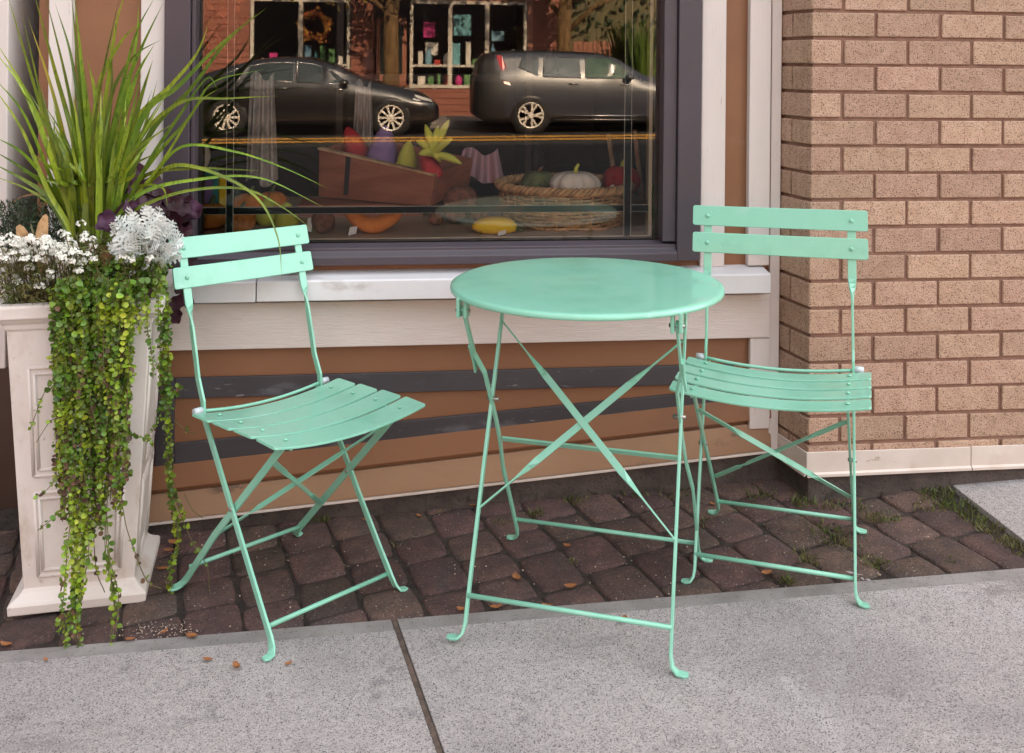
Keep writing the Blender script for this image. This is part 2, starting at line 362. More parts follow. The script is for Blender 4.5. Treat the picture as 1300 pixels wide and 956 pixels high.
m.box(-.955, 3.5, YS, YS + .12, ZT + .001, ZT + .3)
pt(m, 'upper_wall', brown)
# recessed entry left of the trim post
m = MB(); m.box(-1.6, -.955, 2.93, 2.97, -.15, ZT); pt(m, 'entry_panel', shade_brown)
# lower lap, slightly proud and tilted, following the sloping pavement
def quadslab(mb, P, y0, y1, tilt=0):
    f = [Vector((x, y0 - tilt * (i < 2), z)) for i, (x, z) in enumerate(P)]
    b = [Vector((x, y1, z)) for x, z in P]
    mb.add(f + b, [(0, 1, 2, 3), (7, 6, 5, 4), (0, 4, 5, 1), (1, 5, 6, 2), (2, 6, 7, 3), (3, 7, 4, 0)])
zl = lambda x: .028 + .0835 * (x + .682); zb_ = lambda x: -.041 + .079 * (x + .682)
m = MB(); quadslab(m, [(-.95, zb_(-.95)), (1.045, zb_(1.045)), (1.045, zl(1.045)), (-.95, zl(-.95))], 2.678, 2.689, .010); pt(m, 'lower_lap', tan, bevel=.003)
m = MB(); quadslab(m, [(-.95, zb_(-.95) - .007), (1.045, zb_(1.045) - .007), (1.045, zb_(1.045) - .001), (-.95, zb_(-.95) - .001)], 2.665, 2.72); pt(m, 'drip_edge', flash, bevel=.001)
m = MB(); quadslab(m, [(-.95, zl(-.95) + .013), (1.045, zl(1.045) + .013), (1.045, zl(1.045) + .075), (-.95, zl(-.95) + .075)], 2.680, 2.6895, .010); pt(m, 'upper_lap', brown, bevel=.002)
m = MB(); m.box(-.955, 1.2, 2.705, 2.86, -.4, -.02); pt(m, 'foundation', found)
m = MB(); quadslab(m, [(-.955, -.3), (1.2, -.3), (1.2, zb_(1.2) - .008), (-.955, zb_(-.955) - .008)], 2.683, 2.689); pt(m, 'foundation', found)
# charcoal battens forming a wedge shaped panel
xl0, xl1 = -.648, -.598
s2t = lambda x: .164 + .0683 * (x + .598); s2b = lambda x: .109 + .076 * (x + .598)
m = MB(); m.box(xl1, .938, 2.680, 2.6895, .283, .338); pt(m, 'batten', strip, bevel=.002)
m = MB(); quadslab(m, [(xl1, s2b(xl1)), (.938, s2b(.938)), (.938, s2t(.938)), (xl1, s2t(xl1))], 2.680, 2.6895); pt(m, 'batten', strip, bevel=.002)
m = MB(); quadslab(m, [(xl0, s2b(xl0)), (xl1 - .001, s2b(xl1)), (xl1 - .001, .338), (xl0, .338)], 2.679, 2.6895); pt(m, 'batten', strip, bevel=.002)
# white grained board and sill
zbt, zbs = at(600, 437, 2.665).z, at(600, 379.5, 2.665).z
m = MB(); m.box(-.95, X(980, 2.665), 2.665, 2.6895, zbt, zbs - .001); pt(m, 'apron_board', boardw, bevel=.002)
zs0, zs1 = at(700, 377, 2.61).z, at(700, 352, 2.61).z
def sill(x0, x1, dz):
    q = MB(); P = [(2.61, zs0 + dz), (2.612, zs1 - .003 + dz), (2.616, zs1 + dz), (2.70, zs1 + .012 + dz), (2.70, zs0 + dz)]
    q.prism([Vector((x0, y, z)) for y, z in P], Vector((x1 - x0, 0, 0))); pt(q, 'window_sill', sillw, bevel=.0015)
xsj = X(325, 2.61, 365)
sill(-.95, xsj - .0015, -.001); sill(xsj + .0015, X(979, 2.61, 360), 0)
# trim posts
zsp = zs1 + .008
for (u0, u1, yf, z0, wmat) in ((177, 208, 2.668, zsp, trimw), (60, 89.5, 2.66, -.02, trimw), (890, 921, 2.672, zsp, trimw), (951, 978, 2.664, zsp + .004, trimw)):
    q = MB(); q.box(X(u0, yf), X(u1, yf), yf, 2.6895, z0, ZT); pt(q, 'trim_post', wmat, bevel=.003)
q = MB(); q.box(X(-14, 2.66), X(9, 2.66), 2.66, 2.93, .38, ZT); pt(q, 'trim_post', trimw, bevel=.003)
q = MB(); q.box(X(978.5, 2.676), X(991, 2.676), 2.674, 2.6895, .09, ZT); pt(q, 'trim_post', trimw, bevel=.002)
q = MB(); q.box(X(952, 2.67, 480), X(978, 2.67, 480), 2.670, 2.6895, at(960, 545, 2.67).z, zbt - .003); pt(q, 'trim_post', trimw, bevel=.003)
# window: frame > glass, grille bars, jamb
fo, fi = 2.652, 2.664
wl0, wl1, wr0, wr1 = X(207, fo), X(247, fi), X(842, fi), X(890, fo)
bz0, bz1 = at(560, 335, fo).z, at(560, 310, fi).z
m = MB()
m.box(wl0, wl0 + .066, fo, 2.72, bz0, 4.16); m.box(wl0 + .067, wl1, fi, 2.718, bz1, 4.159)
m.box(wr1 - .066, wr1, fo, 2.72, bz0, 4.16); m.box(wr0, wr1 - .067, fi, 2.718, bz1, 4.159)
P = [(fo - .006, bz0), (fo - .006, bz0 + .022), (fi - .001, bz0 + .034), (fi - .001, bz1 - .008), (2.70, bz1), (2.70, bz0)]
m.prism([Vector((wl0 + .0665, y, z)) for y, z in P], Vector((wr1 - wl0 - .133, 0, 0)))
m.box(wl0 + .067, wr1 - .067, fi, 2.718, 4.1, 4.158); m.box(wl0, wr1, fo, 2.72, 4.162, 4.2)
win = pt(m, 'window', frameM, bevel=.002); 
def wp(mb, name, mat, bevel=0):
    o = mb.build(name, mat, None, bevel); o.parent = win; 
    o.data.transform(Matrix.Translation((0, -YS, 0))); return o
m = MB(); m.add([(wl1 - .005, YG, bz1 - .005), (wr0 + .005, YG, bz1 - .005), (wr0 + .005, YG, 4.105), (wl1 - .005, YG, 4.105)], [(0, 1, 2, 3)])
gp = wp(m, 'glass_pane', glass_mat('window_glass', 1.66, (.99, .995, .99)))
yb0 = YG + .012
m = MB(); m.box(wl1, wl1 + .012, YG + .002, YG + .03, bz1, 4.1); m.box(wr0 - .013, wr0, YG + .002, YG + .03, bz1, 4.1); m.box(wl1 + .012, wr0 - .013, YG + .002, YG + .03, bz1 - .003, bz1 + .0035); wp(m, 'gasket', gasket)
m = MB(); m.box(wr0 - .024, wr0 - .014, YG + .02, YG + .05, bz1 + .004, 4.1); m.box(wl1 + .013, wr0 - .025, YG + .02, YG + .03, bz1 + .0036, bz1 + .007); wp(m, 'jamb', jamb)
def grille(x0, x1, z0, z1, vertical):
    q = MB(); q.box(x0, x1, yb0, yb0 + .006, z0, z1); wp(q, 'grille_bar', grilleM)
    e = MB(); t = .0013
    if vertical: e.box(x0 - t, x0 - .0002, yb0 - .001, yb0 + .005, z0, z1); e.box(x1 + .0002, x1 + t, yb0 - .001, yb0 + .005, z0, z1)
    else: e.box(x0, x1, yb0 - .001, yb0 + .005, z1 + .0002, z1 + t); e.box(x0, x1, yb0 - .001, yb0 + .005, z0 - t * .6, z0 - .0002)
    wp(e, 'grille_edging', edgeM)
gx = [X(288, yb0), X(296, yb0), X(793, yb0), X(801, yb0)]; gzz = (at(560, 270, yb0).z, at(560, 262, yb0).z)
grille(gx[0], gx[1], bz1 + .007, 4.1, True); grille(gx[2], gx[3], bz1 + .007, 4.1, True)
for a, b in ((wl1 + .012, gx[0] - .0025), (gx[1] + .0025, gx[2] - .0025), (gx[3] + .0025, wr0 - .026)): grille(a, b, *gzz, False)
# interior of the display
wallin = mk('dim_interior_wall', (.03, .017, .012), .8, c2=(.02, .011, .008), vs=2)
plat = mk('display_board', (.58, .42, .28), .6, c2=(.48, .33, .21), vs=6, stretch=(.3, 1, 1))
PZ = bz1 + .002
m = MB(); m.box(gl - .35, gr_ + .35, YG + .035, 3.62, PZ - .03, PZ); pt(m, 'display_platform', plat)
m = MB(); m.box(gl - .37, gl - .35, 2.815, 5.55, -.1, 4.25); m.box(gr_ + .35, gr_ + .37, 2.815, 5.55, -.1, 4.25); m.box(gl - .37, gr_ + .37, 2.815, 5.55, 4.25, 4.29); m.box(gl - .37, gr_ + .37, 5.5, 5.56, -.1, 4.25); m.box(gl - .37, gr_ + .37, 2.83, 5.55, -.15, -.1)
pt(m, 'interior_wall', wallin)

# ---------------------------------------------------------------- BRICK WALL (proud of the shop front, its return slightly splayed)
bw = thing('brick_wall', 'tan wire-cut brick wall with brown mortar right of the shop front', 'wall', (1.098, 2.538, 0))
BX, BY = 1.096, 2.538; CH = .0734; BL_ = .1862; JT = .0093
zc0 = at(1032, 13.6, BY).z - 17 * CH
rdir = Vector((1.066 - BX, 2.70 - BY)).normalized(); 
def bk(mb, Mx, l, h, d):
    e = rnd.uniform(-.0012, .0012); c = .0022; 
    # face towards -y local, l along +x, corners chipped slightly
    q = MB(); q.box(0, l, e, d, 0, h, Mx); mb.add(q.v, q.f)
bm_ = MB(); mo = MB()
ang = atan2(rdir.y, rdir.x)
rows = 40
for r_ in range(0, rows):
    z = zc0 + r_ * CH + JT / 2; h = CH - JT
    x = BX; first = True; half = (r_ % 2 == 1)
    # row 16 (top visible) is a full stretcher at the corner
    while x < 3.4:
        l = BL_ - JT
        if first: l = (BL_ / 2 - JT if half else BL_ - JT)
        Mx = Matrix.Translation((x + rnd.uniform(-.001, .001), BY, z + rnd.uniform(-.0012, .0012))) @ Matrix.Rotation(rnd.uniform(-.004, .004), 4, 'Y')
        bk(bm_, Mx, l, h, .09 if not first else .085); x += l + JT; first = False
    # return: local x runs from the corner back to the shop front, face looks to -x
    s = .0; seq = ([.098, .15] if not half else [.186])
    cpos = 0.0
    for i, l in enumerate(seq):
        st = cpos + (.0015 if i == 0 else 0)
        L_ = l - JT
        a = Vector((BX - .0005, BY + .0008)) + rdir * st; b = a + rdir * L_
        nrm = Vector((rdir.y, -rdir.x)); dd = nrm * .05
        P = [Vector((a.x, a.y, z)), Vector((b.x, b.y, z)), Vector((b.x, b.y, z + h)), Vector((a.x, a.y, z + h))]
        D = Vector((dd.x, dd.y, 0)); bm_.prism([p + Vector((0, 0, rnd.uniform(-.0006, .0006))) for p in P], D if D.x > 0 else -D); cpos += l
pt(bm_, 'bricks', brick, bw, bevel=.0028)
mo.add([], [])
zt0, zt1 = zc0 - CH * 1.2, zc0 + rows * CH
qa = Vector((BX + .007, BY + .007)); qb = qa + rdir * .2
mo.prism([Vector((qa.x, qa.y, zt0)), Vector((3.4, qa.y, zt0)), Vector((3.4, 2.80, zt0)), Vector((qb.x, qb.y, zt0))], Vector((0, 0, zt1 - zt0)))
pt(mo, 'mortar', mortar, bw)
# flashing strip and foundation
fz0, fz1 = at(1021, 602, BY).z - .002, at(1022, 573, BY).z - .002
fy = BY - .006; fx = BX - .006
fs_ = lambda x: .0165 * (x - fx)
m = MB(); xr = 3.4
def fl_(a, b, da, db, mb):
    n = Vector((b[1] - a[1], -(b[0] - a[0]))); n.normalize()
    P = [Vector((a[0], a[1], fz0 + da)), Vector((b[0], b[1], fz0 + db)), Vector((b[0], b[1], fz1 + da * .3)), Vector((a[0], a[1], fz1 + db * .3))]
    D = Vector((n.x, n.y, 0)) * -.0045; mb.prism(P, D)
    e = [Vector((p.x, p.y, p.z)) for p in P[:2]]; o_ = Vector((n.x, n.y, 0)) * .006
    mb.prism([e[0], e[1], e[1] + o_ + Vector((0, 0, -.004)), e[0] + o_ + Vector((0, 0, -.004))], Vector((0, 0, .008)))
fl_((fx, fy), (1.56, fy), 0, fs_(1.56) * .4, m); pt(m, 'flashing', flash, bw, bevel=.001)
m = MB(); fl_((1.562, fy), (xr, fy), fs_(1.56) * .4, fs_(1.56) * .4, m); pt(m, 'flashing', flash, bw, bevel=.001)
e = Vector((fx, fy)) + rdir * .165
m = MB(); fl_((e.x, e.y), (fx, fy + .001), .0, .0, m); pt(m, 'flashing', flash, bw, bevel=.001)
m = MB(); qa = Vector((BX + .004, BY + .006)); qb = qa + rdir * .2
m.prism([Vector((qa.x, qa.y, -.4)), Vector((3.4, qa.y, -.4)), Vector((3.4, 2.80, -.4)), Vector((qb.x, qb.y, -.4))], Vector((0, 0, fz0 + .42))); pt(m, 'foundation', found, bw, bevel=.006)

# ---------------------------------------------------------------- MINT FOLDING CHAIRS
def lerp(a, b, t): return a + (b - a) * t
def foot_dz(M, x, y):
    p = M @ Vector((x, y, 0)); want = gz(p.x) + (.0005 if p.y < edgeY(p.x) else -.006)
    return max(-.019, min(.02, want - p.z))
def grounded(pth, dz, top=.16): return [(p[0], p[1], p[2] + dz * max(0, min(1, (top - p[2]) / (top - .03)))) for p in pth]
def slat_stations(L, r, n):
    e = [(1 - 2 * d / L, r - sqrt(max(0, r * r - (r - d) ** 2))) for d in (.0002, r * .12, r * .35, r * .65, r)]
    mid = [(lerp(-e[-1][0], e[-1][0], i / n), 0) for i in range(1, n)]
    return [(-t, c) for t, c in e] + mid + e[::-1]
def chair(p, label):
    Xc, Yc, Zc, rz, tx, ty, w, Ws, yt, zt, yb, zb, yff, ysf, zsf, yrf, Wq = p
    M = Matrix.Translation((Xc, Yc, Zc)) @ Matrix.Rotation(rz, 4, 'Z') @ Matrix.Rotation(tx, 4, 'X') @ Matrix.Rotation(ty, 4, 'Y')
    root = thing('folding_chair', label, 'chair', None, 'mint folding chairs at the bistro table', M)
    up = lambda z: yb + (yt - yb) * (z - zb) / (zt - zb)
    sh = .051; gap = zt - .118
    fr_y = lambda z: lerp(yff, yb, z / zb)                       # front leg line
    rr_y = lambda z: lerp(yrf, ysf - .02, z / (zsf - .012))      # rear leg line
    for s in (-1, 1):
        h = s * w / 2; q = MB()
        pth, wd, ws, ts = [], [], [], []
        def add(x, y, z, d, W=.0165, T=.006): pth.append((x, y, z)); wd.append(d); ws.append(W); ts.append(T)
        YZ = Vector((0, 1, .1)); XX = Vector((1, 0, 0))
        add(h, up(zt - .01), zt - .01, XX, .020, .0045); add(h, up(.7), .70, XX, .020, .0045); add(h, up(.655), .655, XX, .020, .005)
        for k, t in enumerate((.25, .5, .75)): 
            z = .655 - .045 * t; add(h, up(z), z, (XX * (1 - t) + Vector((0, s * 1.0, 0)) * t * s), .0185 - .002 * t, .0055)
        add(h, up(.60), .60, YZ); add(h, up(.53), .53, YZ); add(h, lerp(up(.49), up(.53), .1) , .49, YZ); add(h, yb + .002, zb + .022, YZ); add(h, yb + .006, zb - .008, YZ)
        for z in (.3, .2, .1, .05): add(h, fr_y(z), z, Vector((0, 1, 0)))
        add(h, fr_y(.028), .028, Vector((0, 1, 0))); add(h + s * .003, fr_y(.014), .013, Vector((0, 1, 0)), .018); add(h + s * .010, fr_y(.005), .005, Vector((0, 1, 0)), .020, .005); add(h + s * .020, fr_y(.003), .0035, Vector((0, 1, 0)), .020, .005); add(h + s * .029, fr_y(.003), .0035, Vector((0, 1, 0)), .012, .004)
        q.bar(grounded(pth, foot_dz(M, h, yff)), wd, ws, ts); q.build('front_leg', mint, root)
        # rear leg carries the seat rail
        hi = h - s * .0085; q = MB(); pth = []
        wy = Vector((0, 1, 0))
        for z in (zsf - .012, .36, .25, .15, .08, .03): pth.append((hi, rr_y(z), z))
        pth += [(hi + s * .004, rr_y(.014), .013), (hi + s * .012, rr_y(.005), .005), (hi + s * .022, rr_y(.003), .0035), (hi + s * .031, rr_y(.003), .0035)]
        pth = grounded(pth, foot_dz(M, h, yrf)); n = len(pth); q.bar(pth, wy, [.017] * (n - 3) + [.02, .02, .012], [.0055] * n); q.build('rear_leg', mint, root)
        q = MB(); q.bar([(hi, yb + .0, zb - .012), (hi, lerp(yb, ysf, .5), lerp(zb, zsf, .5) - .014), (hi, ysf + .005, zsf - .012)], Vector((0, 0, 1)), .014, .005); q.build('seat_rail', mint, root)
        z = .25
        # pivot: where the two leg lines cross
        zs_ = min((abs(fr_y(k / 500) - rr_y(k / 500)), k / 500) for k in range(60, 200))[1]
        q = MB(); q.tube([(h - s * .014, fr_y(zs_), zs_), (h + s * .006, fr_y(zs_), zs_)], .0045, 10); q.build('pivot_bolt', steel, root)
        q = MB(); q.tube([(h + s * .003, yb + .004, zb + .004), (h + s * .024, yb + .004, zb + .004)], [.0085, .0075], 12); q.build('hinge_spacer', plastic, root)
    for nm, z1 in (('back_slat', zt), ('back_slat', gap + sh)):
        q = MB(); n = 14; pth, ws = [], []
        for t, cut in slat_stations(Ws, .006, n):
            pth.append((t * Ws / 2, up(z1 - sh / 2) + .0062 - .003 * (t * t), z1 - sh / 2)); ws.append(sh - 2 * cut)
        d = Vector((0, up(zt) - up(zt - .1), .1))
        # extra points close to the ends for round corners
        q.bar(pth, d, ws, .0055); sl_ = q.build(nm, mint, root, .0012)
        for s in (-1, 1):
            q = MB(); yy = up(z1 - sh / 2) + .0085; q.ball((s * w / 2, yy, z1 - sh / 2), .0055, .003, .0055, 10, 6); rv = q.build('rivet', mint, sl_)
    y0, y1 = yb + .026, ysf + .02; n = 4; gp_ = .0145; dw = (y1 - y0 - gp_ * (n - 1)) / n
    for i in range(n):
        q = MB(); K = 16; pth, ws = [], []
        yc = y0 + dw / 2 + i * (dw + gp_)
        tt = (yc - yb) / (ysf - yb); zc = lerp(zb, zsf, tt) + (.004 if i < 3 else .001)
        if i == n - 1: pass
        for t, cut in slat_stations(Wq, .007, K):
            pth.append((t * Wq / 2, yc, zc - .021 * (1 - t * t) + .001)); ws.append(dw - 2 * cut)
        q.bar(pth, Vector((0, 1, (zsf - zb) / (ysf - yb) * .6 - (.05 if i == n - 1 else 0))), ws, .0055); so = q.build('seat_slat', mint, root, .0012)
        for s in (-1, 1):
            q = MB(); q.ball((s * (w / 2 - .0085), yc, zc - .0015), .005, .005, .0025, 8, 5); q.build('rivet', mint, so)
    q = MB(); q.tube([(t * w / 2, yb + .004, zb + .002 - .014 * (1 - t * t)) for t in [i / 6 - 1 for i in range(13)]], .0042, 8); q.build('rear_rod', mint, root)
    zz = .047; q = MB(); q.tube([(-w / 2, fr_y(zz), zz), (w / 2, fr_y(zz), zz)], .0052, 8); q.build('stretcher', mint, root)
    zz = .042; q = MB(); q.tube([(-w / 2 + .0085, rr_y(zz), zz), (w / 2 - .0085, rr_y(zz), zz)], .0052, 8); q.build('stretcher', mint, root)
    for s in (-1, 1):
        za, zb2 = .385, .135; off = .004 * s
        A = Vector((-s * (w / 2 - .013), rr_y(za), za)); B = Vector((s * (w / 2 - .013), rr_y(zb2), zb2))
        nrm = Vector((0, -(zsf - .012), ysf - .02 - yrf)).normalized()
        inpl = (B - A).cross(nrm).normalized(); pth, wd = [], []
        for t, k_ in ((0, 0), (.2, 0), (.27, 1), (.5, 1), (.73, 1), (.8, 0), (1, 0)):
            pth.append(A.lerp(B, t) + nrm * off); wd.append(inpl if k_ == 0 else (inpl * .35 + nrm))
        q = MB(); q.bar(pth, wd, .013, .003); q.build('cross_brace', mint, root)
    return root
chair((0.8865, 2.2217, 0.0035, 2.6806, -0.01, 0.0263, 0.3519, 0.4288, -0.1927, 0.8186, -0.1132, 0.4436, 0.1199, 0.1505, 0.4503, -0.2422, 0.4329),
      'mint green slatted folding chair standing in front of the brick wall')
chair((-0.2572, 2.323, -0.0537, 3.8346, -0.006, -0.0244, 0.3229, 0.389, -0.2658, 0.8064, -0.1333, 0.4206, 0.2019, 0.2151, 0.4478, -0.2218, 0.4058),
      'mint green slatted folding chair beside the white planter, turned towards the table')

# ---------------------------------------------------------------- MINT BISTRO TABLE
M = Matrix.Translation((.4173, 2.1581, -.0046)) @ Matrix.Rotation(-.3979, 4, 'Z') @ Matrix.Rotation(-.0111, 4, 'X') @ Matrix.Rotation(-.013, 4, 'Y')
tb = thing('bistro_table', 'round mint green folding bistro table with crossed braces', 'table', None, None, M)
TR, TZ = .306, .6985
q = MB(); q.lathe([(.001, TZ - .004), (TR - .012, TZ - .004), (TR - .004, TZ - .0135), (TR - .0005, TZ - .0125), (TR, TZ - .009), (TR - .0012, TZ - .0035), (TR - .005, TZ - .0008), (TR - .014, TZ), (TR * .7, TZ - .0004), (.001, TZ)], 128); q.build('tabletop', mint, tb)
BYh, FYh, BYf, FYf = -.19, .09, .245, -.22
by = lambda z: lerp(BYf, BYh, z / .665); fy_ = lambda z: lerp(FYf, FYh, z / .665)
wF, wB = .215, .2265
for s in (-1, 1):
    # frame whose feet stand at the front
    q = MB(); pth = [(s * (wF - .006), FYh, .672), (s * wF, fy_(.64), .64), (s * wF, fy_(.5), .5), (s * wF, fy_(.3), .3), (s * wF, fy_(.1), .1), (s * wF, fy_(.03), .03), (s * (wF + .004), fy_(.013), .012), (s * (wF + .014), fy_(.004), .0045), (s * (wF + .026), fy_(.004), .0035), (s * (wF + .036), fy_(.004), .0035)]
    pth = grounded(pth, foot_dz(M, s * wF, FYf)); n = len(pth); q.bar(pth, Vector((0, 1, 0)), [.014] * (n - 3) + [.018, .02, .012], [.0065] * (n - 3) + [.005] * 3); q.build('leg', mint, tb)
    # frame hinged at the front edge; it kinks inward below the top so the frames fold flat
    wb = wB - .0; q = MB(); k_ = s * (wF - .010)
    pth = [(s * wB, BYh, .668), (s * wB, by(.60), .60), (s * wB, by(.55), .55), (s * (wF - .002), by(.50), .50), (s * (wF - .001), by(.36), .36), (s * (wF + .002), by(.3), .3), (s * wB, by(.22), .22), (s * wB, by(.1), .1), (s * wB, by(.03), .03), (s * (wB + .004), by(.013), .012), (s * (wB + .013), by(.004), .0045), (s * (wB + .024), by(.004), .0035), (s * (wB + .032), by(.004), .0035)]
    pth = grounded(pth, foot_dz(M, s * wB, BYf)); n = len(pth); q.bar(pth, Vector((0, 1, 0)), [.014] * (n - 3) + [.018, .02, .012], [.006] * n); q.build('leg', mint, tb)
    q = MB(); q.box(s * wB - .012, s * wB - .0045, BYh - .012, BYh + .012, .648, .6905); q.box(s * wB + .0045, s * wB + .012, BYh - .012, BYh + .012, .648, .6905); hb = q.build('hinge_bracket', mint, tb, .002)
    q = MB(); q.tube([(s * wB - .016, BYh, .662), (s * wB + .016, BYh, .662)], .004, 10); q.build('bolt', steel, hb)
    zp = .425; q = MB(); q.tube([(s * (wF - .018), fy_(zp) - .004, zp), (s * (wF + .010), fy_(zp) - .004, zp)], .0045, 10); q.build('pivot_bolt', steel, tb)
    q = MB(); q.bar([(s * (wB - .001) + s * .006, by(.575), .575), (s * (wB + .004), by(.535), .535), (s * (wB + .006), by(.505), .505)], Vector((0, 1, 0)), .016, .005); q.build('latch', mint, tb)
q = MB(); q.tube([(-wF, fy_(.062), .062), (wF, fy_(.062), .062)], .0052, 8); q.build('stretcher', mint, tb)
q = MB(); q.tube([(-wB, by(.045), .045), (wB, by(.045), .045)], .0052, 8); q.build('stretcher', mint, tb)
q = MB(); q.bar([(-wF + .006, by(.31), .31), (wF - .006, by(.31), .31)], Vector((0, by(.4) - by(.3), .1)), .014, .005); q.build('crossbar', mint, tb)
nF = Vector((0, -.665, FYh - FYf)).normalized()
for s in (-1, 1):
    A = Vector((-s * wF, fy_(.575), .575)); B = Vector((s * wF, fy_(.215), .215)); 
    if s > 0: A = Vector((-wF, fy_(.585), .585)); B = Vector((wF, fy_(.205), .205))
    inpl = (B - A).cross(nF).normalized(); pth, wd = [], []
    for t, kk in ((0, 0), (.17, 0), (.24, .5), (.28, 1), (.5, 1), (.72, 1), (.76, .5), (.83, 0), (1, 0)):
        pth.append(A.lerp(B, t) + nF * .003 * s); wd.append(nF * (1 - kk) + inpl * kk)
    q = MB(); q.bar(pth, wd, [.009, .009, .014, .0155, .0155, .0155, .014, .009, .009], .0035); q.build('cross_brace', mint, tb)

# ---------------------------------------------------------------- PLANTER
PC = Vector((-.748, 2.465, 0)); PGZ = gz(PC.x)
pl = thing('planter', 'tall tapered white panelled planter overflowing with plants', 'planter', (PC.x, PC.y, PGZ))
prof = [(.147, -.074), (.148, -.054), (.145, -.049), (.131, -.040), (.125, -.034), (.120, -.026), (.153, .572), (.158, .575), (.160, .588), (.166, .592), (.172, .600), (.181, .603), (.183, .628), (.181, .634), (.162, .636), (.159, .60)]
def prot(q):
    c, s_ = cos(radians(7)), sin(radians(7)); q.v = [(PC.x + (p[0] - PC.x) * c - (p[1] - PC.y) * s_, PC.y + (p[0] - PC.x) * s_ + (p[1] - PC.y) * c, p[2]) for p in q.v]
def half_at(z): return lerp(.120, .153, (z + .026) / .598)
q = MB(); n = 4
for i, (h, z) in enumerate(prof):
    for sx, sy in ((-1, -1), (1, -1), (1, 1), (-1, 1)): q.v.append((PC.x + sx * h, PC.y + sy * (h * .95), z))
for i in range(len(prof) - 1):
    for k in range(4): q.f.append((i * 4 + k, i * 4 + (k + 1) % 4, (i + 1) * 4 + (k + 1) % 4, (i + 1) * 4 + k)); q.sm.append(False); q.mi.append(0)
q.f.append((3, 2, 1, 0)); q.sm.append(False); q.mi.append(0)
prot(q); q.build('body', plantw, pl, .0035, 2, world=True)
for face in range(4):
    Rm = Matrix.Rotation(face * pi / 2, 4, 'Z')
    for za, zb2 in ((.235, .485), (-.0, .195)):
        q = MB()
        for wd_, off in ((.72, .0), (.64, 0)):
            pts = []
            for sx, z in ((-1, za), (1, za), (1, zb2), (-1, zb2)):
                dz = (1 - wd_ / .72) * .12 * (1 if z == za else -1); h = half_at(z)
                pts.append(Rm @ Vector((sx * h * wd_, -h - .0005, z + dz)))
            for a in range(4):
                A, B = pts[a], pts[(a + 1) % 4]; A = Vector((A.x + PC.x, A.y + PC.y, A.z)); B = Vector((B.x + PC.x, B.y + PC.y, B.z))
                q.tube([A, B], .0042, 6)
        q.v = [(p[0], PC.y + (p[1] - PC.y) * .95, p[2]) for p in q.v]; prot(q); q.build('panel_moulding', plantw, pl, world=True)
q = MB(); q.box(PC.x - .148, PC.x + .148, PC.y - .14, PC.y + .14, .585, .612); prot(q); q.build('soil', potsoil, pl, world=True)

def cr(pts, n=14):                                   # catmull-rom resample
    P = [pts[0] + (pts[0] - pts[1])] + pts + [pts[-1] + (pts[-1] - pts[-2])]; out = []
    for i in range(1, len(P) - 2):
        for k in range(n):
            t = k / n; a, b, c, d = P[i - 1], P[i], P[i + 1], P[i + 2]
            out.append(.5 * ((2 * b) + (c - a) * t + (2 * a - 5 * b + 4 * c - d) * t * t + (3 * b - a - 3 * c + d) * t ** 3))
    out.append(pts[-1]); return out
def add_blade(mb, pts, w, fold=.35, side=None):
    p = cr(pts, 8); N = len(p); vs = []
    tw = rnd.uniform(-.5, .5)
    for i, c in enumerate(p):
        t = i / (N - 1); d = (p[min(i + 1, N - 1)] - p[max(i - 1, 0)]).normalized()
        view = (CAM - c).normalized(); v2 = (view + Vector((tw, 0, .25))).normalized()
        s = d.cross(v2).normalized(); nn = s.cross(d).normalized()
        ww = w * min(1, .55 + 1.6 * t) * max(.02, (1 - t ** 2.2)) * .5
        vs += [c - s * ww + nn * ww * fold, c, c + s * ww + nn * ww * fold]
    fs = []
    for i in range(N - 1):
        for k in (0, 1): fs.append((i * 3 + k, i * 3 + k + 1, (i + 1) * 3 + k + 1, (i + 1) * 3 + k))
    mb.add(vs, fs, True)
SPC = Vector((-.75, 2.47, .61))
